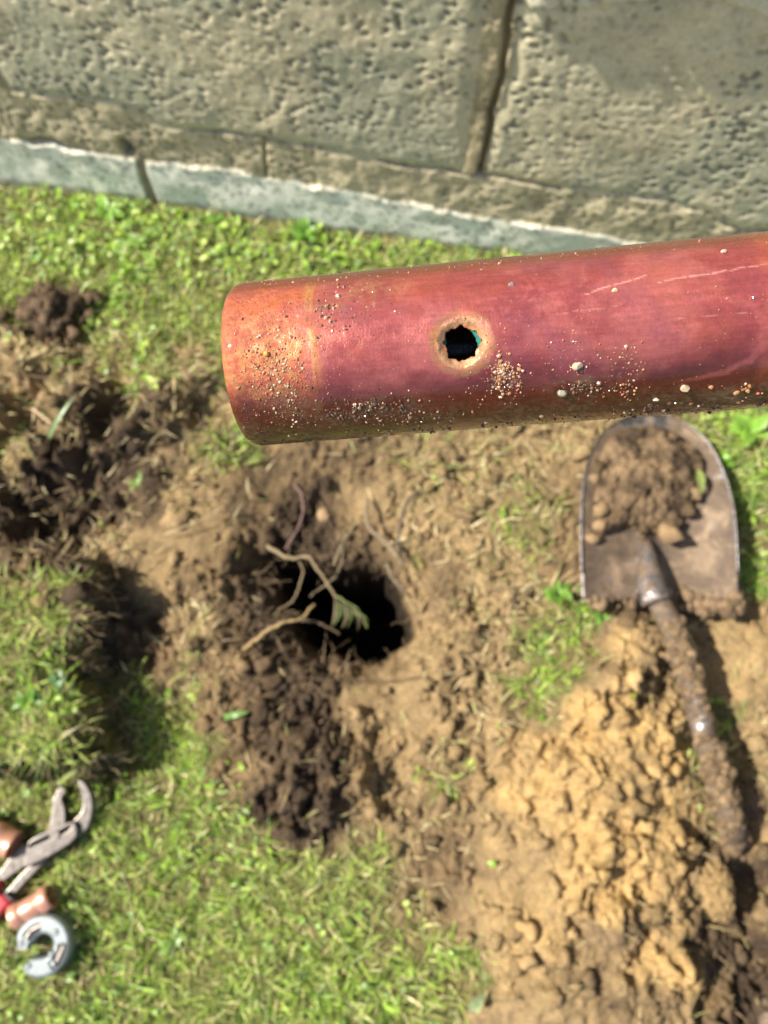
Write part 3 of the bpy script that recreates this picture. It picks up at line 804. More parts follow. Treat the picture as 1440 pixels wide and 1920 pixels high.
vo = nd(t, 'ShaderNodeTexVoronoi'); vo.inputs['Scale'].default_value = 2100; t.links.new(tc.outputs['Object'], vo.inputs['Vector'])
rv = ramp(t, vo.outputs['Distance'], [(.0, (1, 1, 1)), (.28, (0, 0, 0))])
coat = bump(t, None, rv.outputs[0], .9, .00022, b1); t.links.new(coat, b.inputs['Coat Normal'])
MAT['copper'] = m
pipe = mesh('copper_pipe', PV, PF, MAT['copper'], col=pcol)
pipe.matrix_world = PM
tag(pipe, 'old wet copper pipe with a corroded pinhole, held above the dig', 'pipe')
# verdigris flakes just inside the pinhole
MAT['verdigris'] = attr_mat('verdigris', .55, .4, 3000, 5000, .6, .0002)
def flake(a0, a1, w0, w1, depth):
    n = 34; V = []; F = []
    for i in range(n):
        q = i/(n-1); a_ = a0+(a1-a0)*q
        wdt = (w0+(w1-w0)*math.sin(q*math.pi)*(.7+.6*random.random()))
        for j in range(4):
            r = 2.35-wdt*j/3
            V.append(pipe_xyz(np.float64(HS+r*math.cos(a_)/1000), np.float64(HT+r*math.sin(a_)/1000/PR), np.float64(PR-depth-.00012*j+random.uniform(-1, 1)*.00003)))
    for i in range(n-1):
        for j in range(3): F.append((i*4+j, i*4+j+1, (i+1)*4+j+1, (i+1)*4+j))
    k0 = len(V); V += [v-cx([0, 0, .00015]) for v in V]
    F += [tuple(k0+q for q in f[::-1]) for f in list(F)]
    return V, F
for args in ((R(-24), R(66), .28, .58, .00075), (R(152), R(190), .25, .5, .00078)):
    V, F = flake(*args); o = mesh('verdigris_flake', np.array(V), F, MAT['verdigris'], col=np.tile(cx([.02, .17, .13]), (len(V), 1)), origin=np.zeros(3))
    o.parent = pipe

# sand, water beads and grit stuck to the pipe
m, t, b, o_ = newmat('wet_grit')
a = nd(t, 'ShaderNodeAttribute', attribute_name='col'); t.links.new(a.outputs[0], b.inputs['Base Color'])
b.inputs['Roughness'].default_value = .18; b.inputs['Coat Weight'].default_value = .6; b.inputs['Coat Roughness'].default_value = .05
b.inputs['Subsurface Weight'].default_value = .2; b.inputs['Subsurface Radius'].default_value = (.0006, .0005, .0003)
MAT['grit'] = m
QZ = cx([[.46, .30, .19], [.46, .24, .10], [.56, .42, .31], [.38, .17, .07], [.50, .14, .08], [.26, .12, .06]])
DG = cx([[.10, .05, .03], [.18, .09, .045], [.32, .22, .13], [.07, .035, .022]])
G_S, G_T, G_R, G_C = [], [], [], []
def grit(px, py, sx, sy, n, r0, r1, pal=QZ, p=None, pw=2.0, rot=0):
    for _ in range(n):
        u_, v_ = random.gauss(0, 1), random.gauss(0, 1)
        dx, dy = u_*sx, v_*sy; c_, s_ = math.cos(R(rot)), math.sin(R(rot))
        s, t_ = on_pipe(px+dx*c_-dy*s_, py+dx*s_+dy*c_)
        if math.hypot((s-HS)*1000, (t_-HT)*PR*1000) < 2.9 and n > 1: continue
        if s < .0006: continue
        G_S.append(s); G_T.append(t_); G_R.append((r0+(r1-r0)*random.random()**(pw+.6))*.72/15.0/1000)
        G_C.append(pal[np.random.RandomState(len(G_S)).choice(len(pal), p=p)]*random.uniform(.8, 1.2))
grit(505, 660, 34, 38, 330, .7, 4.2)
grit(500, 700, 22, 40, 150, .7, 4.0, QZ)
grit(560, 690, 40, 60, 240, .6, 2.6)
grit(480, 620, 40, 60, 330, .5, 1.8)
grit(620, 585, 14, 16, 40, 1.2, 5)
grit(612, 575, 12, 16, 26, 1.5, 5, DG)
grit(650, 600, 26, 24, 60, .8, 3.2, DG)
grit(660, 540, 30, 7, 24, 1, 4)
grit(700, 570, 36, 26, 50, .7, 2.6)
grit(945, 700, 17, 20, 150, 1.4, 5.2, QZ[:4])
grit(955, 725, 20, 12, 40, 1, 4.2)
grit(920, 640, 26, 45, 140, .5, 2.0)
grit(860, 590, 60, 22, 110, .4, 1.6)
grit(890, 745, 60, 12, 24, .8, 3)
grit(1080, 695, 10, 7, 18, 1.5, 5)
grit(1075, 640, 26, 26, 46, .8, 3.6)
grit(1040, 670, 22, 20, 30, .8, 3)
grit(1085, 725, 18, 8, 34, 1.5, 6, DG)
grit(1100, 730, 40, 10, 60, 1, 4.5, DG)
grit(1180, 665, 14, 14, 34, 1.2, 4)
grit(1170, 700, 22, 18, 36, .9, 3.6)
grit(1170, 740, 26, 14, 26, 1, 4)
grit(1150, 620, 110, 50, 90, .4, 1.7)
grit(1400, 565, 40, 22, 50, .6, 2.4)
grit(1000, 560, 200, 40, 90, .4, 1.4)
grit(680, 770, 55, 10, 230, 1, 5, DG, rot=-3)
grit(700, 745, 60, 12, 90, .8, 3.6, DG)
grit(760, 785, 50, 7, 120, 1, 4.5, DG, rot=-4)
grit(545, 760, 10, 28, 60, 1, 3.6, cx([[.5, .42, .28], [.4, .3, .15]]), rot=-10)
grit(900, 797, 260, 4, 190, 1, 5, DG, rot=-4.4)
grit(1250, 768, 120, 7, 130, 1, 6, DG, rot=-4.4)
grit(1395, 735, 22, 9, 22, 1.5, 7, QZ)
grit(860, 500, 260, 2.2, 90, .8, 3.2, QZ, rot=-5.6)
grit(600, 650, 90, 90, 500, .3, 1.2)
grit(490, 680, 40, 80, 900, .3, 1.6, QZ[[0,1,3,4,4]])
grit(560, 600, 60, 50, 300, .3, 1.4, QZ[[0,1,3,4,4]])
grit(1100, 640, 190, 80, 240, .25, 1.1)
grit(760, 640, 70, 60, 60, .3, 1.2)
G_S, G_T, G_R, G_C = map(np.array, (G_S, G_T, G_R, G_C))
gp = pipe_xyz(G_S, G_T, np.full(len(G_S), PR)+G_R*.25)
grit_o = lumps('sand_grit', gp, G_R, G_C, MAT['grit'], I1, .5, .8, smooth=False); grit_o.matrix_world = PM
tag(grit_o, 'fine wet sand and grit stuck all over the copper pipe', 'grit', kind='stuff')
for (px, py, r, c, lab) in ((1083, 686, 9.5, (.52, .40, .27), 'largest pale quartz grain on the pipe, below and right of the pinhole'),
                         (500, 663, 6.0, (.62, .36, .07), 'amber yellow grain among the sand near the cut end of the pipe'),
                         (1285, 726, 8.5, (.50, .38, .24), 'tan oval grain on the dark underside of the pipe towards the right'),
                         (1357, 473, 5.0, (.58, .38, .30), 'pinkish white grain near the top edge of the pipe at the right'),
                         (1153, 545, 5.0, (.75, .45, .28), 'small orange white grain just below the longest scratch'),
                         (958, 534, 5.0, (.35, .28, .24), 'little grey crystal alone above and right of the pinhole'),
                         (634, 556, 4.5, (.62, .56, .50), 'glinting white grain left of the pinhole near the top of the pipe'),
                         (1055, 735, 9.0, (.26, .24, .18), 'greenish grey pebble low on the pipe below the largest grain'),
                         (1230, 748, 5.5, (.5, .45, .38), 'small grey grain low on the pipe left of the tan oval one')):
    s, t_ = on_pipe(px, py); rr_ = r/15000
    pl = pipe_xyz(np.float64(s), np.float64(t_), np.float64(PR+rr_*.25)); pw_ = PM@Vector(pl)
    v, f = I3; dirs = rng.normal(0, 1, (5, 3)); dirs /= np.linalg.norm(dirs, axis=1, keepdims=True)
    J = np.ones(len(v))
    for q_ in rng.normal(0, 1, (9, 3)):
        q_ /= np.linalg.norm(q_); lim = rng.uniform(.55, .9); dd = v@q_; J = np.minimum(J, np.where(dd > lim, lim/np.maximum(dd, 1e-6), 1))   # broken facets
    o = mesh('sand_grain', v*J[:, None]*rr_*cx([1.15, .9, .9]), f, MAT['grit'], smooth=False, col=np.tile(cx(c), (len(v), 1)))
    o.matrix_world = Matrix.Translation(pw_)@PM.to_3x3().to_4x4()
    tag(o, lab, 'grain', 'larger grains stuck on the pipe')

# =================================================================== SHOVEL
m, t, b, o_ = newmat('muddy_steel')
a = nd(t, 'ShaderNodeAttribute', attribute_name='col'); tc = nd(t, 'ShaderNodeTexCoord')
n_ = noise_tex(t, 55, 6, .65, tc.outputs['Object'], .6)
sep = nd(t, 'ShaderNodeSeparateColor'); t.links.new(a.outputs[0], sep.inputs[0])   # red = how clean the steel is
ad = nd(t, 'ShaderNodeMath', operation='ADD'); t.links.new(n_.outputs[0], ad.inputs[0]); t.links.new(sep.outputs[0], ad.inputs[1])
rk = ramp(t, ad.outputs[0], [(.60, (0, 0, 0)), (.74, (1, 1, 1))])
n3_ = noise_tex(t, 240, 5, .7, tc.outputs['Object'])
n4_ = noise_tex(t, 28, 6, .7, tc.outputs['Object'], .8)
mud0 = ramp(t, n4_.outputs[0], [(.34, (.075, .052, .036)), (.52, (.16, .11, .072)), (.68, (.33, .235, .15))])
mg_ = ramp(t, n3_.outputs[0], [(.3, (.7, .7, .7)), (.7, (1.15, 1.15, 1.15))])
class _O: pass
mud = _O(); mud.outputs = [mixc(t, 1.0, mud0.outputs[0], mg_.outputs[0], 'MULTIPLY')]
stl = ramp(t, n3_.outputs[0], [(.3, (.16, .135, .13)), (.7, (.42, .40, .42))])
t.links.new(mixc(t, rk.outputs[0], mud.outputs[0], stl.outputs[0]), b.inputs['Base Color'])
t.links.new(rk.outputs[0], b.inputs['Metallic'])
rg = ramp(t, rk.outputs[0], [(0, (.75,)*3), (1, (.36,)*3)]); t.links.new(rg.outputs[0], b.inputs['Roughness'])
bump(t, b, n3_.outputs[0], .6, .0012)
MAT['steel_mud'] = m
sh_o = at(1235, 1000, .03)
shovel = empty('shovel', (sh_o[0], sh_o[1], .01), 'muddy round nosed shovel lying on the lawn with its long shaft half buried in sand', 'shovel')
yy = np.array([776, 780, 787, 797, 810, 828, 850, 875, 905, 940, 980, 1025, 1075, 1122.])
xl = np.array([1207, 1182, 1164, 1148, 1133, 1119, 1108, 1100, 1094, 1091, 1090, 1090, 1091, 1093.])
xr = np.array([1226, 1250, 1270, 1290, 1308, 1326, 1341, 1353, 1364, 1373, 1379, 1382, 1384, 1386.])
yf = np.concatenate([np.linspace(776, 830, 26)[:-1], np.linspace(830, 1122, 52)])
Lx = np.interp(yf, yy, xl); Rx = np.interp(yf, yy, xr)
nb = 61; bb = np.linspace(-1, 1, nb)
BT = np.zeros((len(yf), nb, 3)); CL = np.zeros((len(yf), nb, 3))
for i, y_ in enumerate(yf):
    for j, b_ in enumerate(bb):
        x_ = (Lx[i]+Rx[i])/2+(Rx[i]-Lx[i])/2*b_
        bw = (x_-1236)/148
        z_ = .026+.023*abs(bw)**1.8+.006*(y_-950)/350*0+.004*math.sin(y_/60)*.2
        z_ += .007*math.exp(-((x_-(1214+(y_-1000)*.06))/(16+max(0, y_-1000)*.22))**2)*(1 if y_ > 1000 else math.exp(-((1000-y_)/25)**2))
        BT[i, j] = at(x_, y_, z_)
        e_ = min(1-abs(b_), (y_-776)/120)
        CL[i, j, 0] = .30*max(0, 1-e_/.035)+(.22 if (y_ < 800 and x_ < 1250) else 0)+.0
BB = BT-cx([0, 0, .0018])
nv_ = BT.shape[0]*nb; ft = gridfaces(len(yf), nb)
bf = ft[:, ::-1]
ek = np.concatenate([ft[:, [0, 1]], ft[:, [1, 2]], ft[:, [2, 3]], ft[:, [3, 0]]]); ks = np.sort(ek, 1); _, ix, ct = np.unique(ks, axis=0, return_index=True, return_counts=True); eb = ek[ix[ct == 1]]
mesh('blade', np.concatenate([BT.reshape(-1, 3), BB.reshape(-1, 3)]), np.concatenate([bf, ft+nv_, np.stack([eb[:, 0], eb[:, 1], eb[:, 1]+nv_, eb[:, 0]+nv_], -1)]), MAT['steel_mud'], shovel, col=np.concatenate([CL.reshape(-1, 3)]*2))
# rolled bright rim round the nose
rimp = [at(x_, y_, .026+.023*abs((x_-1236)/148)**1.8+.0008) for x_, y_ in list(zip(xl[::-1], yy[::-1]))[1:]+list(zip(xr, yy))[:-1]]
rp, _ = smooth_path(rimp, 120); V, F = tube_geo(rp, .0012, 8, .12)
mesh('blade_rim', V, F, MAT['steel_mud'], shovel, col=np.tile(cx([.42, 0, 0]), (len(V), 1))*(.55+.6*rng.random((len(V), 1))*0+.0)+cx([.05, 0, 0]))
# socket and shaft
sp = [(1211, 1008, .034, .004), (1214, 1035, .042, .009), (1218, 1070, .048, .0125), (1222, 1105, .054, .0160), (1232, 1130, .056, .0175)]
P_, _ = smooth_path([at(a_, b_, c_) for a_, b_, c_, d_ in sp], 30); rr_ = np.interp(np.linspace(0, 1, 30), np.linspace(0, 1, 5), [q[3] for q in sp])
V, F = tube_geo(P_, rr_, 28, .01)
mesh('socket', V, F, MAT['steel_mud'], shovel, col=np.tile(cx([.11, 0, 0]), (len(V), 1)))
P_, _ = smooth_path([at(1196, 1112, .050), at(1206, 1122, .060), at(1226, 1124, .066), at(1246, 1120, .060), at(1256, 1108, .050)], 24); V, F = tube_geo(P_, .0032, 10, .03)
mesh('socket_collar', V, F, MAT['steel_mud'], shovel, col=np.tile(cx([.3, 0, 0]), (len(V), 1)))
hp = [(1236, 1128, .055), (1262, 1180, .056), (1284, 1245, .058), (1302, 1310, .060), (1322, 1380, .062), (1342, 1450, .062), (1364, 1525, .056), (1382, 1600, .040), (1398, 1680, .026), (1412, 1760, .030), (1425, 1830, .034), (1440, 1900, .034), (1475, 2060, .034)]
def _gh(a_, b_):
    q = at(a_, b_, .03); return float(gz(q[:1], q[1:2])[0])
hp = [q if q[1] < 1560 else (q[0], q[1], _gh(q[0], q[1])+(-.012 if q[1] < 1640 else -.030 if q[1] < 1740 else -.012)) for q in hp]
P_, tt_ = smooth_path([at(*q) for q in hp], 150)
rr_ = .0128+.0010*np.sin(np.linspace(0, 20, 150))*.5
V, F = tube_geo(P_, rr_, 30, .012)
cl_ = np.zeros((len(V), 3)); cl_[:, 0] = .01+.085*np.repeat(np.exp(-((tt_-.235)/.035)**2)+.7*np.exp(-((tt_-.41)/.015)**2), 30)
mesh('shaft', V, F, MAT['steel_mud'], shovel, col=cl_)
# mud caked on the shaft
def tube_mud(n, t0, t1, spread=.8, rmax=.009):
    out = []; rad = []
    for _ in range(n):
        tq = random.uniform(t0, t1); i = int(tq*149); c_ = P_[i]; d_ = P_[min(i+1, 149)]-P_[max(i-1, 0)]; d_ /= np.linalg.norm(d_)
        sd = np.cross(d_, [0, 0, 1]); sd /= np.linalg.norm(sd); a_ = random.gauss(0, spread)
        out.append(c_+(sd*math.sin(a_)+cx([0, 0, 1])*math.cos(a_))*.0124); rad.append(.0012+(rmax-.0012)*random.random()**3)
    return out, rad
oo, ra = [], []
for args in ((260, .05, .19, 1.0, .006), (60, .19, .24, 1.3, .003), (420, .27, .50, 1.0, .006), (300, .50, .62, .9, .009), (160, .62, .8, 1.0, .009)):
    q, w_ = tube_mud(*args); oo += q; ra += w_
oo = np.array(oo); ra = np.array(ra)
kc = (cx([.30, .205, .115])*rng.uniform(.55, 1.25, (len(oo), 1)))
lumps('caked_mud', oo, ra, kc, MAT['soil'], I2, .5, .8, shovel)

# heap of soil on the blade
def mound(name, ring_px, z0, height, colr, label, cat, parent=None, amp=.010, seed=3, nr=90, na=220, sc_=1.0):
    c_ = np.mean(np.array(ring_px), 0)
    L = smooth_loop(np.array(ring_px), 2)
    ang = np.linspace(0, 1, na, endpoint=False)*len(L)
    i0 = ang.astype(int) % len(L); fr = (ang-ang.astype(int))[:, None]
    B = L[i0]*(1-fr)+L[(i0+1) % len(L)]*fr
    rr = np.linspace(0, 1, nr)[:, None, None]
    Q = c_*(1-rr)+B[None]*rr
    flat = np.array([at(a_, b_, z0) for a_, b_ in Q.reshape(-1, 2)])
    x, y = flat[:, 0], flat[:, 1]; q = np.repeat(np.linspace(0, 1, nr), na)
    env = (1-q**2.6)
    c1, i1 = cell(x+(vn(x*80, y*80, 3)-.5)*.012, y+(vn(x*80, y*80, 5)-.5)*.012, 44*sc_, seed); c2, i2 = cell(x, y, 100*sc_, seed+1)
    z = z0-.004+env*height*(.45+.9*fbm(x, y, 22*sc_, 3, seed))+sst(1, .86, q)*amp*((1-c1**2)*i1+.5*(1-c2**2)*i2+1.2*(fbm(x, y, 70, 5, seed+2, .6)-.5))+.0025*sst(1, .9, q)
    V = np.stack([x, y, z], -1)
    base = np.stack([x[-na:], y[-na:], np.full(na, z0-.006)], -1)
    F = [tuple(f[::-1]) for f in gridfaces(nr, na, True)]; nV = len(V)
    F += [(nV-na+k, nV-na+(k+1) % na, nV+(k+1) % na, nV+k) for k in range(na)]
    V = np.concatenate([V, base]); F.append(tuple(nV+k for k in range(na))[::-1])
    n1 = fbm(V[:, 0], V[:, 1], 60, 4, seed)[:, None]; n2 = fbm(V[:, 0], V[:, 1], 18, 3, seed+2)[:, None]
    k = sst(.42, .62, n1*.6+n2*.4); col = colr[0]*(1-k)+colr[1]*k
    org_ = cx([*at2(c_[0], c_[1], z0), z0]) if parent is None else None
    o = mesh(name, V, F, MAT['soil'], parent, col=col*(.75+.5*n1), origin=org_)
    if parent is None: tag(o, label, cat)
    return o
pile = mound('soil_pile', [(1150, 806), (1205, 797), (1262, 800), (1308, 838), (1330, 878), (1318, 935), (1285, 968), (1272, 1012), (1236, 1002), (1210, 1000), (1176, 985), (1140, 1000), (1108, 1022), (1100, 985), (1104, 925), (1112, 868), (1128, 830)],
             .036, .020, (cx([.10, .068, .042]), cx([.26, .175, .10])), 'brown crumbly soil heaped on the shovel blade', 'soil pile', amp=.012)
n = 130; aa = rng.uniform(0, 6.28, n); qq = np.sqrt(rng.random(n))
P3 = np.array([at(1212+105*q*math.cos(a_), 905+105*q*math.sin(a_), .056-.014*q) for q, a_ in zip(qq, aa)])
P3 = np.concatenate([P3, np.array([at(*q) for q in ((1252, 1003, .05), (1124, 985, .048), (1112, 1010, .046), (1128, 955, .05))])])
ra = np.r_[.002+.007*rng.random(n)**2, .0125, .011, .008, .009]
lumps('clods', P3, ra, np.r_[np.where(rng.random((n, 1)) < .4, 1, .45)*cx([.34, .23, .13]), np.tile(cx([.42, .28, .15]), (4, 1))], MAT['soil'], I2, .5, .85, pile)
p = at(1308, 880, .056)
o = leaflets('fallen_leaf', p[:1], p[1:2], p[2:3], cx([R(-80)]), cx([.1]), cx([.030]), cx([.010]), cx([[.34, .42, .12]]), MAT['leaf'], origin=p)
tag(o, 'pale green leaf lying on the soil on the shovel blade', 'leaf')
n = 240; ex = rng.uniform(1095, 1390, n); ex = np.where(rng.random(n) < .6, rng.uniform(1270, 1392, n), ex)
P3 = np.array([at(a_, 1122+rng.normal(0, 9)+(8 if a_ > 1290 else 0), .026+.021*abs((a_-1236)/148)**1.8+rng.uniform(-.006, .003)) for a_ in ex])
lumps('edge_mud', P3, .0015+.0065*rng.random(n)**3, cx([.30, .205, .12])*rng.uniform(.5, 1.3, (n, 1)), MAT['soil'], I2, .6, .6, shovel)
# dark clod at the far left and other lumps of turned soil
def clod(ctr, rad, col, label, sub=5, flat=.8, amp=.30):
    bm = bmesh.new(); bmesh.ops.create_icosphere(bm, subdivisions=sub, radius=1)
    cs_ = []
    for v in bm.verts:
        p_ = v.co*2.2+Vector((ctr[0]*50, ctr[1]*50, 3))
        d1 = mnoise.voronoi(p_*1.3)[0][0]; d2 = mnoise.voronoi(p_*3.1)[0][0]; fr = mnoise.fractal(p_*2, .8, 2.1, 5)
        k = 1+amp*(.75-d1*1.3)+amp*.5*(.5-d2)+amp*.45*fr
        v.co = v.co*k; cs_.append(.75+.5*(.5-d2)+.35*fr)
    V = np.array([v.co[:] for v in bm.verts])*cx(rad)*cx([1, 1, flat]); F = np.array([[q.index for q in f.verts] for f in bm.faces]); bm.free()
    o = mesh('soil_clod', V+cx(ctr), F, MAT['soil'], col=np.clip(cs_, .4, 1.5)[:, None]*cx(col), origin=cx(ctr))
    tag(o, label, 'clod', 'clods of turned soil'); return o
_c = at(92, 582, .014)
n = 520; aa = rng.uniform(0, 6.28, n); qq = np.minimum(np.abs(rng.normal(0, .5, n)), 1.05); P3 = np.stack([_c[0]+.056*qq*np.cos(aa)+.008*np.sin(aa*3), _c[1]+.044*qq*np.sin(aa)+.006*np.cos(aa*2), .008+.026*np.exp(-qq**2*1.6)*rng.uniform(.5, 1, n)], -1)
ra = .002+.0085*rng.random(n)**2*np.exp(-qq*.3)
o = lumps('soil_clod', P3, ra, (cx([.17, .115, .07])*rng.uniform(.5, 1.4, (n, 1))), MAT['soil'], I2, .6, .85, origin=_c); tag(o, 'dark crumbling clod of soil on the grass at the upper left', 'clod', 'clods of turned soil')
c_ = at(608, 966, -.045); clod(c_, (.010, .010, .009), (.62, .42, .24), 'small pale stone in the dark soil above the hole', sub=3, amp=.12)
c_ = at(1405, 1500, .01); clod(c_, (.018, .020, .016), (.30, .20, .12), 'brown clod at the right of the buried shaft')
c_ = at(1345, 1672, .058); clod(c_, (.016, .026, .018), (.52, .345, .155), 'yellowish sand lump lodged beside the shaft near the bottom')
c_ = at(1150, 1735, .04); clod(c_, (.030, .026, .020), (.42, .29, .155), 'rounded sandy lump with a shadowed hollow on its left')

# =================================================================== TOOLS AT THE LEFT EDGE
def metal(name, col, rough, met=1.0, bs=800, bst=.3, var=.2):
    m, t, b, o = newmat(name); tc = nd(t, 'ShaderNodeTexCoord')
    n = noise_tex(t, bs*.3, 5, .6, tc.outputs['Object']); r = ramp(t, n.outputs[0], [(.3, tuple(c*(1-var) for c in col)), (.7, tuple(min(c*(1+var), 1) for c in col))])
    t.links.new(r.outputs[0], b.inputs['Base Color']); b.inputs['Metallic'].default_value = met; b.inputs['Roughness'].default_value = rough
    n2 = noise_tex(t, bs, 4, .6, tc.outputs['Object']); bump(t, b, n2.outputs[0], bst, .0004); MAT[name] = m
metal('plier_steel', (.17, .15, .135), .36, .75, 500, .15, .35); metal('cutter_cast', (.27, .30, .305), .45, .45, 1500, .5, .15)
metal('dark_metal', (.06, .06, .065), .5, .6); metal('red_grip', (.46, .035, .045), .42, 0, 900, .2, .1)
metal('grey_grip', (.10, .10, .11), .5, 0); metal('new_copper', (.66, .32, .22), .38, .45, 300, .2, .15); metal('copper_inside', (.42, .10, .04), .4, .6)
def z8(x, y, z): return at2(x/3.84, 1400+y/3.84, z)
def pl(pts, z): return np.array([z8(a, b, z) for a, b in pts])
g0 = at(70, 1620); zb = float(gz(g0[:1], g0[1:2])[0])+.000
pli = empty('pliers', (g0[0], g0[1], zb), 'open grey water pump pliers with red handles lying in the grass', 'pliers')
MB_ = MAT['plier_steel']
slab('fixed_jaw', [smooth_loop(pl([(365, 640), (364, 560), (388, 430), (382, 382), (405, 345), (432, 292), (462, 280), (486, 310), (470, 345), (452, 375), (470, 412), (482, 470), (482, 560), (470, 640)], zb+.008), 2)], zb+.007, .010, .0016, MB_, pli)
slab('sliding_jaw', [smooth_loop(pl([(500, 700), (500, 560), (560, 505), (592, 470), (604, 420), (600, 370), (585, 310), (566, 262), (572, 228), (606, 235), (640, 285), (672, 345), (680, 420), (668, 520), (640, 590), (575, 650)], zb+.014), 2)], zb+.013, .010, .0018, MB_, pli)
body = smooth_loop(pl([(212, 662), (520, 527), (556, 552), (566, 600), (556, 668), (400, 770), (186, 876), (170, 860), (200, 740)], zb+.020), 2)
s1_ = smooth_loop(pl([(412, 622), (512, 566), (528, 572), (500, 600), (420, 648)], zb+.020), 1); s2_ = smooth_loop(pl([(216, 706), (330, 652), (388, 632), (378, 655), (300, 690), (222, 726)], zb+.020), 1)
slab('slotted_joint', [body, s1_[::-1], s2_[::-1]], zb+.019, .009, .0015, MB_, pli)
slab('groove_plate', [pl([(230, 730), (215, 690), (500, 560), (530, 620), (520, 640)], zb+.010)], zb+.010, .004, .0005, MAT['dark_metal'], pli)
pv = z8(396, 640, zb+.024); V, F = tube_geo([(pv[0], pv[1], zb+.016), (pv[0], pv[1], zb+.0255)], [.0048, .0048], 20); mesh('pivot', V, F, MB_, pli, smooth=False)
slab('handle', [smooth_loop(pl([(205, 690), (190, 860), (120, 905), (20, 980), (-60, 1040), (-100, 980), (0, 905), (90, 775), (150, 700)], zb+.010), 1)], zb+.009, .009, .0016, MB_, pli)
slab('handle', [smooth_loop(pl([(380, 790), (300, 860), (180, 985), (80, 1100), (20, 1070), (110, 965), (210, 855), (330, 800)], zb+.012), 1)], zb+.0095, .0085, .0016, MB_, pli)
slab('grip', [smooth_loop(pl([(20, 978), (-6, 1035), (-120, 1120), (-170, 1050), (-60, 960), (5, 950)], zb+.014), 1)], zb+.010, .018, .005, MAT['red_grip'], pli)
slab('grip', [smooth_loop(pl([(12, 1050), (96, 1112), (60, 1160), (0, 1225), (-140, 1340), (-240, 1260), (-60, 1110)], zb+.016), 1)], zb+.011, .019, .005, MAT['red_grip'], pli)
slab('grip_band', [pl([(22, 1062), (40, 1050), (104, 1104), (88, 1120)], zb+.020)], zb+.016, .012, .002, MAT['grey_grip'], pli)

def fitting(name, prof, a, b, mat, label, cat, wall=.0012, inner=True):
    """turned tube along a->b; prof = (t, radius)"""
    a = np.array(a); b = np.array(b); d = b-a; L = np.linalg.norm(d); d /= L
    ref = cx([0, 0, 1.]); s_ = np.cross(d, ref); s_ /= np.linalg.norm(s_); u_ = np.cross(s_, d)
    seg = 40; an = np.linspace(0, 2*np.pi, seg, endpoint=False)
    prof = list(prof); full = prof+[(t_, r_-wall) for t_, r_ in prof[::-1]]
    V = np.concatenate([a+d*t_*L+r_*(np.cos(an)[:, None]*s_+np.sin(an)[:, None]*u_) for t_, r_ in full])
    nL = len(full); F = [(i*seg+k, ((i+1) % nL)*seg+k, ((i+1) % nL)*seg+(k+1) % seg, i*seg+(k+1) % seg) for i in range(nL) for k in range(seg)]
    c_ = (a+b)/2
    o = mesh(name, V, F, mat, origin=c_); tag(o, label, cat); return o
r_ = .0128
pa = at(24, 1722, .030); pb = at(97, 1679, .030); zc_ = zb+.016
pa = at(24, 1722, zc_); pb = at(97, 1680, zc_)
fitting('copper_coupling', [(0, r_*.93), (.015, r_), (.05, r_*1.04), (.22, r_*1.04), (.26, r_*.98), (.29, r_*.90), (.32, r_*.94), (.68, r_*.94), (.71, r_*.90), (.735, r_*.98), (.76, r_*1.04), (.93, r_*1.05), (.985, r_*1.0), (1, r_*.94)],
        pa, pb, MAT['new_copper'], 'short new copper coupling lying beside the grey pipe cutter', 'coupling')
r_ = .0150
pa = at(-52, 1543, zc_+.004); pb = at(27, 1585, zc_)
fitting('copper_elbow', [(0, r_*.95), (.45, r_*.95), (.5, r_*.93), (.55, r_*1.02), (.62, r_*1.05), (.70, r_), (.93, r_), (.96, r_*1.06), (1, r_*1.03)], pa, pb, MAT['new_copper'], 'open end of a shiny copper fitting beside the jaws of the pliers at the edge', 'pipe fitting', .0016)

# pipe cutter: an open ring with rollers and screws
cc = at(83, 1771, zb+.018); cut = empty('pipe_cutter', (cc[0], cc[1], zb), 'small grey C shaped pipe cutter resting in the grass', 'pipe cutter')
PXM = FPX/(CAM_H-zb-.02)/1.0     # photo pixels per metre here
RO, RI = 61/ PXM*.79, 21/PXM*.84
na, nr_ = 220, 26
a0_, a1_ = R(-128), R(188)        # measured anticlockwise from the picture's right
AN = np.linspace(a0_, a1_, na); RRr = np.linspace(0, 1, nr_)
AA, RR_ = np.meshgrid(AN, RRr, indexing='ij')
cxo = .0015
ri_ = RI*(1+.12*np.cos(AA-R(20))); ro_ = RO*(1+.006*np.sign(np.sin(AA*46)))*(1-.16*sst(R(150), R(190), AA)-.04*sst(R(-95), R(-128), AA))
ri_ = ri_*(1+.35*sst(R(140), R(188), AA)+.30*sst(R(-90), R(-128), AA))
rad_ = ri_+(ro_-ri_)*RR_
zt = zb+.026-.0035*np.maximum(0, (RR_-.8)/.2)**2-.0025*np.maximum(0, (.18-RR_)/.18)**2
rec1 = sst(R(98), R(102), AA)*sst(R(158), R(154), AA)*sst(.16, .22, RR_)*sst(.62, .56, RR_)
rec2 = sst(R(-58), R(-54), AA)*sst(R(8), R(4), AA)*sst(.28, .33, RR_)*sst(.80, .74, RR_)
zt = zt-.009*np.clip(rec1+rec2, 0, 1)-.0012*sst(.86, .90, RR_)*0
Xc = cc[0]+rad_*np.cos(AA); Yc = cc[1]+rad_*np.sin(AA)
top = np.stack([Xc, Yc, zt], -1).reshape(-1, 3); bot = np.stack([Xc, Yc, np.full_like(Xc, zb+.004)], -1).reshape(-1, 3)
ft = gridfaces(na, nr_); nv_ = len(top)
ek = np.concatenate([ft[:, [0, 1]], ft[:, [1, 2]], ft[:, [2, 3]], ft[:, [3, 0]]]); ks = np.sort(ek, 1); _, ix, ct = np.unique(ks, axis=0, return_index=True, return_counts=True); eb = ek[ix[ct == 1]]
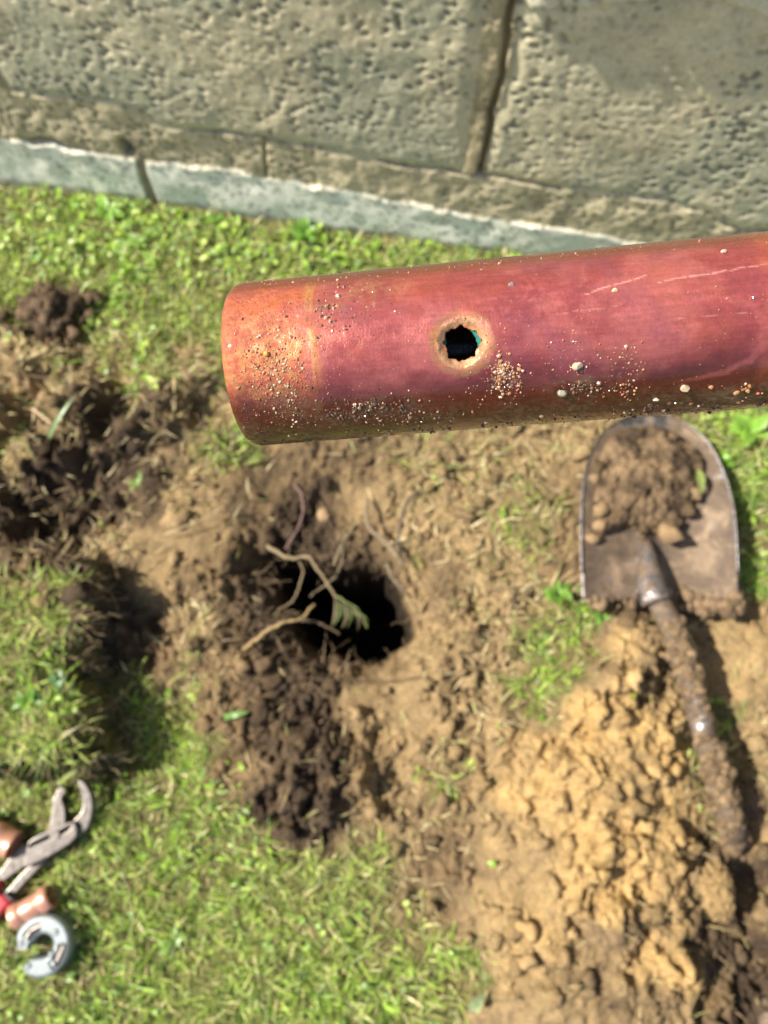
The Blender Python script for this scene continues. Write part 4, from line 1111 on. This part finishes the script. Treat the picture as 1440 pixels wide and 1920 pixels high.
ob = mesh('ring_body', np.concatenate([top, bot]), np.concatenate([ft[:, ::-1], ft+nv_, np.stack([eb[:, 0], eb[:, 1], eb[:, 1]+nv_, eb[:, 0]+nv_], -1)]), MAT['cutter_cast'], cut, smooth=False)
def disc(name, ang, q, r, zz, h, mat, axis_=None):
    c_ = cx([cc[0]+(RI+(RO-RI)*q)*math.cos(R(ang)), cc[1]+(RI+(RO-RI)*q)*math.sin(R(ang)), zz])
    if axis_ is None: P = [c_, c_+cx([0, 0, h*.7]), c_+cx([0, 0, h])]; rr = [r, r, r*.8]
    else:
        d_ = cx([-math.sin(R(ang)), math.cos(R(ang)), 0]); P = [c_-d_*h/2, c_-d_*h*.4, c_+d_*h*.4, c_+d_*h/2]; rr = [r*.7, r, r, r*.7]
    V, F = tube_geo(P, rr, 20); mesh(name, V, F, mat, cut, smooth=False)
for ang, q in ((45, .42), (172, .55), (-122, .52), (-30, .12)): disc('screw', ang, q, .0033, zb+.0255, .0012, MAT['dark_metal']); disc('screw_head', ang, q, .0022, zb+.0267, .0006, MAT['cutter_cast'])
disc('roller', 118, .40, .0050, zb+.020, .016, MAT['plier_steel'], 1); disc('roller', 148, .40, .0040, zb+.021, .008, MAT['plier_steel'], 1)
disc('roller', -20, .55, .0050, zb+.020, .020, MAT['plier_steel'], 1); disc('cutting_wheel', -48, .60, .0060, zb+.021, .003, MAT['cutter_cast'], 1)

# =================================================================== ROOTS AND STEMS
def root(name, pts, r0, r1, col, label, cat='root', wig=.0012, parent=None, mat='root'):
    P = np.array([at(*q) for q in pts]); n = max(24, len(pts)*12)
    Q, tt = smooth_path(P, n); Q = Q+np.stack([(fbm(tt*60+k*9, tt*13+k, .35, 3, k)-.5) for k in range(3)], -1)*wig*3
    V, F = tube_geo(Q, r0+(r1-r0)*tt, 8, .10) if False else tube_geo(Q, (r0+(r1-r0)*tt)*.64, 8, .10); o = mesh(name, V, F, MAT[mat], parent, col=np.tile(cx(col), (len(V), 1))*rng.uniform(.75, 1.2, (len(V), 1)), origin=Q[0] if parent is None else None)
    if parent is None: tag(o, label, cat, 'roots hanging in the hole' if cat == 'root' else None)
    return o
def z6(x, y, z): return (400+x/2.88, 820+y/2.88, z)
rt = root('root', [z6(290, 585, -.012), z6(370, 635, -.004), z6(440, 655, .0), z6(510, 645, .004), z6(555, 700, .004), z6(600, 765, .002), z6(660, 860, -.004)], .0042, .0028, (.27, .205, .115), 'thickest tan root bending over the hole and ending in green leaves')
lf = [(i, random.uniform(.8, 1.2)) for i in range(11)]
pb_ = np.array(at(*z6(660, 860, -.004)))
for i in range(9):
    f = i/8; s_ = z6(655+f*120, 855+f*85, -.006+f*.0); e_ = z6(625+f*205+random.uniform(-12, 12), 1010+f*20+random.uniform(-25, 30), -.030); mid_ = z6((655+f*120)*.5+(625+f*205)*.5+18, 925+f*50, -.010)
    P = np.array([at(*s_), at(*mid_), at(*e_)]); Q, tt = smooth_path(P, 9)
    d_ = Q[-1]-Q[0]; sd = np.cross(d_, [0, 0, 1]); sd /= np.linalg.norm(sd); wv = .0013*np.sin(np.pi*np.clip(tt*.9+.08, 0, 1))[:, None]
    V = np.stack([Q+sd*wv, Q+cx([0, 0, -.0005]), Q-sd*wv], 1).reshape(-1, 3); F = [(a*3+b, a*3+b+1, (a+1)*3+b+1, (a+1)*3+b) for a in range(8) for b in range(2)]
    cc_ = cx([.20, .25, .09]) if i % 3 else cx([.38, .30, .18])
    mesh('leaf', V, F, MAT['leaf'], rt, col=np.tile(cc_*random.uniform(.8, 1.2), (len(V), 1)))
root('stem', [z6(650, 850, -.004), z6(720, 890, -.006), z6(790, 940, -.012), z6(830, 1030, -.02)], .0022, .0012, (.24, .26, .10), None, parent=rt)
root('root', [z6(440, 255, -.02), z6(478, 320, -.01), z6(486, 400, -.004), z6(460, 480, -.004), z6(420, 555, -.006), z6(385, 605, -.012)], .0022, .0018, (.25, .155, .135), 'thin purplish root curving down to the thick root left of the hole')
root('root', [z6(462, 660, -.01), z6(482, 720, -.014), z6(465, 810, -.016), z6(420, 890, -.016), z6(335, 945, -.014)], .0024, .0018, (.24, .18, .10), 'brown root curling round the left side of the hole')
root('root', [z6(155, 1150, -.004), z6(230, 1090, .0), z6(320, 1030, .004), z6(410, 990, .004), z6(470, 980, .0), z6(545, 900, -.01)], .0038, .0026, (.40, .28, .13), 'golden brown root pointing into the lower left of the hole')
root('root', [z6(470, 985, -.012), z6(560, 1000, -.02), z6(680, 1060, -.03)], .0030, .0018, (.17, .12, .07), 'short dark root under the golden one, reaching into the hole')
root('root', [z6(830, 330, -.02), z6(826, 420, -.014), z6(845, 490, -.008), z6(930, 565, -.004), z6(985, 630, -.004), z6(1025, 690, -.010)], .0030, .0042, (.25, .195, .125), 'pale grey root across the top right rim of the hole')
root('root', [z6(1185, 262, -.01), z6(1110, 290, -.004), z6(1050, 350, -.002), z6(1015, 440, -.004), z6(1003, 540, -.006), z6(1012, 640, -.012)], .0040, .0022, (.105, .088, .075), 'dark arched root standing up right of the hole')
root('root', [z6(935, 680, -.016), z6(965, 750, -.014), z6(1010, 810, -.016), z6(1060, 860, -.024)], .0036, .0028, (.22, .17, .11), 'stubby brown root on the right rim of the hole')
root('root', [z6(700, 600, -.012), z6(690, 680, -.012), z6(670, 740, -.02), z6(600, 800, -.03), z6(520, 860, -.04)], .0022, .0018, (.20, .15, .09), 'slender root dropping from the top of the hole behind the leaves')
root('root', [z6(760, 470, -.012), z6(700, 570, -.012), z6(650, 690, -.018)], .0022, .0026, (.26, .21, .12), 'wispy pale root hanging over the top edge of the hole')
def stem(pts, r, col, label, cat='stem', r1=None): return root('dry_stem', pts, r, r1 if r1 else r*.8, col, label, cat, .0006)
stem([(305, 1003, .012), (345, 988, .018), (385, 970, .016), (420, 950, .012)], .0016, (.55, .43, .24), 'pale dry stem lying on tan soil above left of the hole')
stem([(60, 765, .032), (95, 793, .036)], .0030, (.62, .45, .30), 'short pinkish straw stub in the dug turf at the left')
stem([(190, 1010, .01), (208, 1040, .022), (222, 1085, .02)], .0017, (.42, .27, .14), 'brown bent stem above the lifted turf')
stem([(540, 1268, .0), (640, 1276, .0), (740, 1275, .002), (820, 1266, .002)], .0012, (.14, .095, .06), 'thin dark root across the smooth sandy lip under the hole')
stem([(1330, 1735, .075), (1355, 1742, .078), (1385, 1750, .07), (1404, 1778, .06)], .0012, (.40, .31, .12), 'golden stalk crossing the shaft near the bottom right')
stem([(978, 1770, .03), (1010, 1788, .034), (1050, 1790, .034), (1085, 1780, .03)], .0009, (.50, .36, .2), 'hair thin root curved over the sand at the bottom')
stem([(912, 1269, .012), (950, 1270, .014), (985, 1270, .012)], .0014, (.40, .38, .16), 'straight yellowish blade right of the hole beneath the sand')
def bigblade(p0, p1, wdt, col, label):
    P = np.array([at(*p0), (at(*p0)+at(*p1))/2+cx([0, 0, .006]), at(*p1)]); Q, tt = smooth_path(P, 16)
    d_ = Q[-1]-Q[0]; sd = np.cross(d_, [0, 0, 1]); sd /= np.linalg.norm(sd); wv = wdt*np.minimum(1, (1-tt)*3+.03)[:, None]
    V = np.stack([Q+sd*wv, Q+cx([0, 0, -.0008]), Q-sd*wv], 1).reshape(-1, 3); F = [(a*3+b, a*3+b+1, (a+1)*3+b+1, (a+1)*3+b) for a in range(15) for b in range(2)]
    o = mesh('grass_blade', V, F, MAT['leaf'], col=np.tile(cx(col), (len(V), 1)), origin=Q[0]); tag(o, label, 'grass blade', 'single grass blades')
bigblade((85, 835, .02), (142, 738, .05), .0028, (.22, .33, .14), 'long pale green blade standing in the dug turf at the left')
bigblade((108, 1470, .03), (186, 1414, .045), .0022, (.34, .40, .12), 'folded yellow green blade above the jaws of the pliers')
bigblade((150, 548, .02), (182, 525, .03), .0022, (.42, .48, .20), 'pale blade beside the dark clod at the upper left')
bigblade((1182, 1312, .055), (1190, 1296, .06), .0020, (.34, .40, .06), 'single green blade stuck in the orange sand')
bigblade((420, 1345, .01), (466, 1335, .02), .0035, (.20, .36, .10), 'wide green blade on dark soil below left of the hole')
p = at(775, 444, .012)
o = leaflets('dead_leaf', p[:1], p[1:2], p[2:3], cx([R(70)]), cx([.2]), cx([.022]), cx([.012]), cx([[.42, .16, .07]]), MAT['leaf'], origin=p)
tag(o, 'curled reddish brown leaf on the grass near the base course', 'leaf')
p = at(880, 1895, .03)
o = leaflets('fallen_leaf', p[:1], p[1:2], p[2:3], cx([R(40)]), cx([.1]), cx([.022]), cx([.012]), cx([[.36, .45, .24]]), MAT['leaf'], origin=p)
tag(o, 'pale green oval leaf at the bottom edge where grass meets sand', 'leaf')

# fine torn roots round the hole and hanging out of the turf edge
Vs = []; Fs = []; nv_ = 0; Cs = []
def hair(p, d, L, r, col):
    global nv_
    n = 7; P = [p]; d = np.array(d)
    for i in range(n-1): d = d+rng.normal(0, .35, 3)*cx([1, 1, .5]); d /= np.linalg.norm(d); P.append(P[-1]+d*L/(n-1))
    V, F = tube_geo(P, np.linspace(r, r*.5, n), 5, .05); Vs.append(V); Fs.extend([tuple(i+nv_ for i in f) for f in F if len(f) == 4]); nv_ += len(V); Cs.append(np.tile(cx(col), (len(V), 1)))
for k in range(230):
    a_ = rng.uniform(0, 6.28); hc = HOLE.mean(0); q = hc+cx([math.cos(a_)*.085, math.sin(a_)*.072])*rng.uniform(.85, 1.5)
    z = float(gz(q[:1], q[1:2])[0]);
    if z < -.10: continue
    hair(cx([q[0], q[1], z+.003]), [rng.normal(), rng.normal(), .3], rng.uniform(.012, .05), rng.uniform(.0003, .0009), cx([.24, .17, .10])*rng.uniform(.5, 1.5))
LP = np.concatenate([LUMP]); LPn = len(LUMP)
for k in range(320):
    i = rng.integers(1, LPn-1); f = rng.random(); q = LUMP[i]*(1-f)+LUMP[(i+1) % LPn]*f+rng.normal(0, .006, 2)
    if abs(q[0]) > .6: continue
    z = float(gz(q[:1], q[1:2])[0]); hair(cx([q[0], q[1], z+.004]), [1, rng.normal()*.6, -.2], rng.uniform(.010, .035), rng.uniform(.0003, .0010), cx([.34, .25, .14])*rng.uniform(.4, 1.5))
o = mesh('root_hairs', np.concatenate(Vs), np.array(Fs), MAT['root'], col=np.concatenate(Cs)); tag(o, 'fine torn roots fringing the hole and the lifted turf', 'roots', kind='stuff')
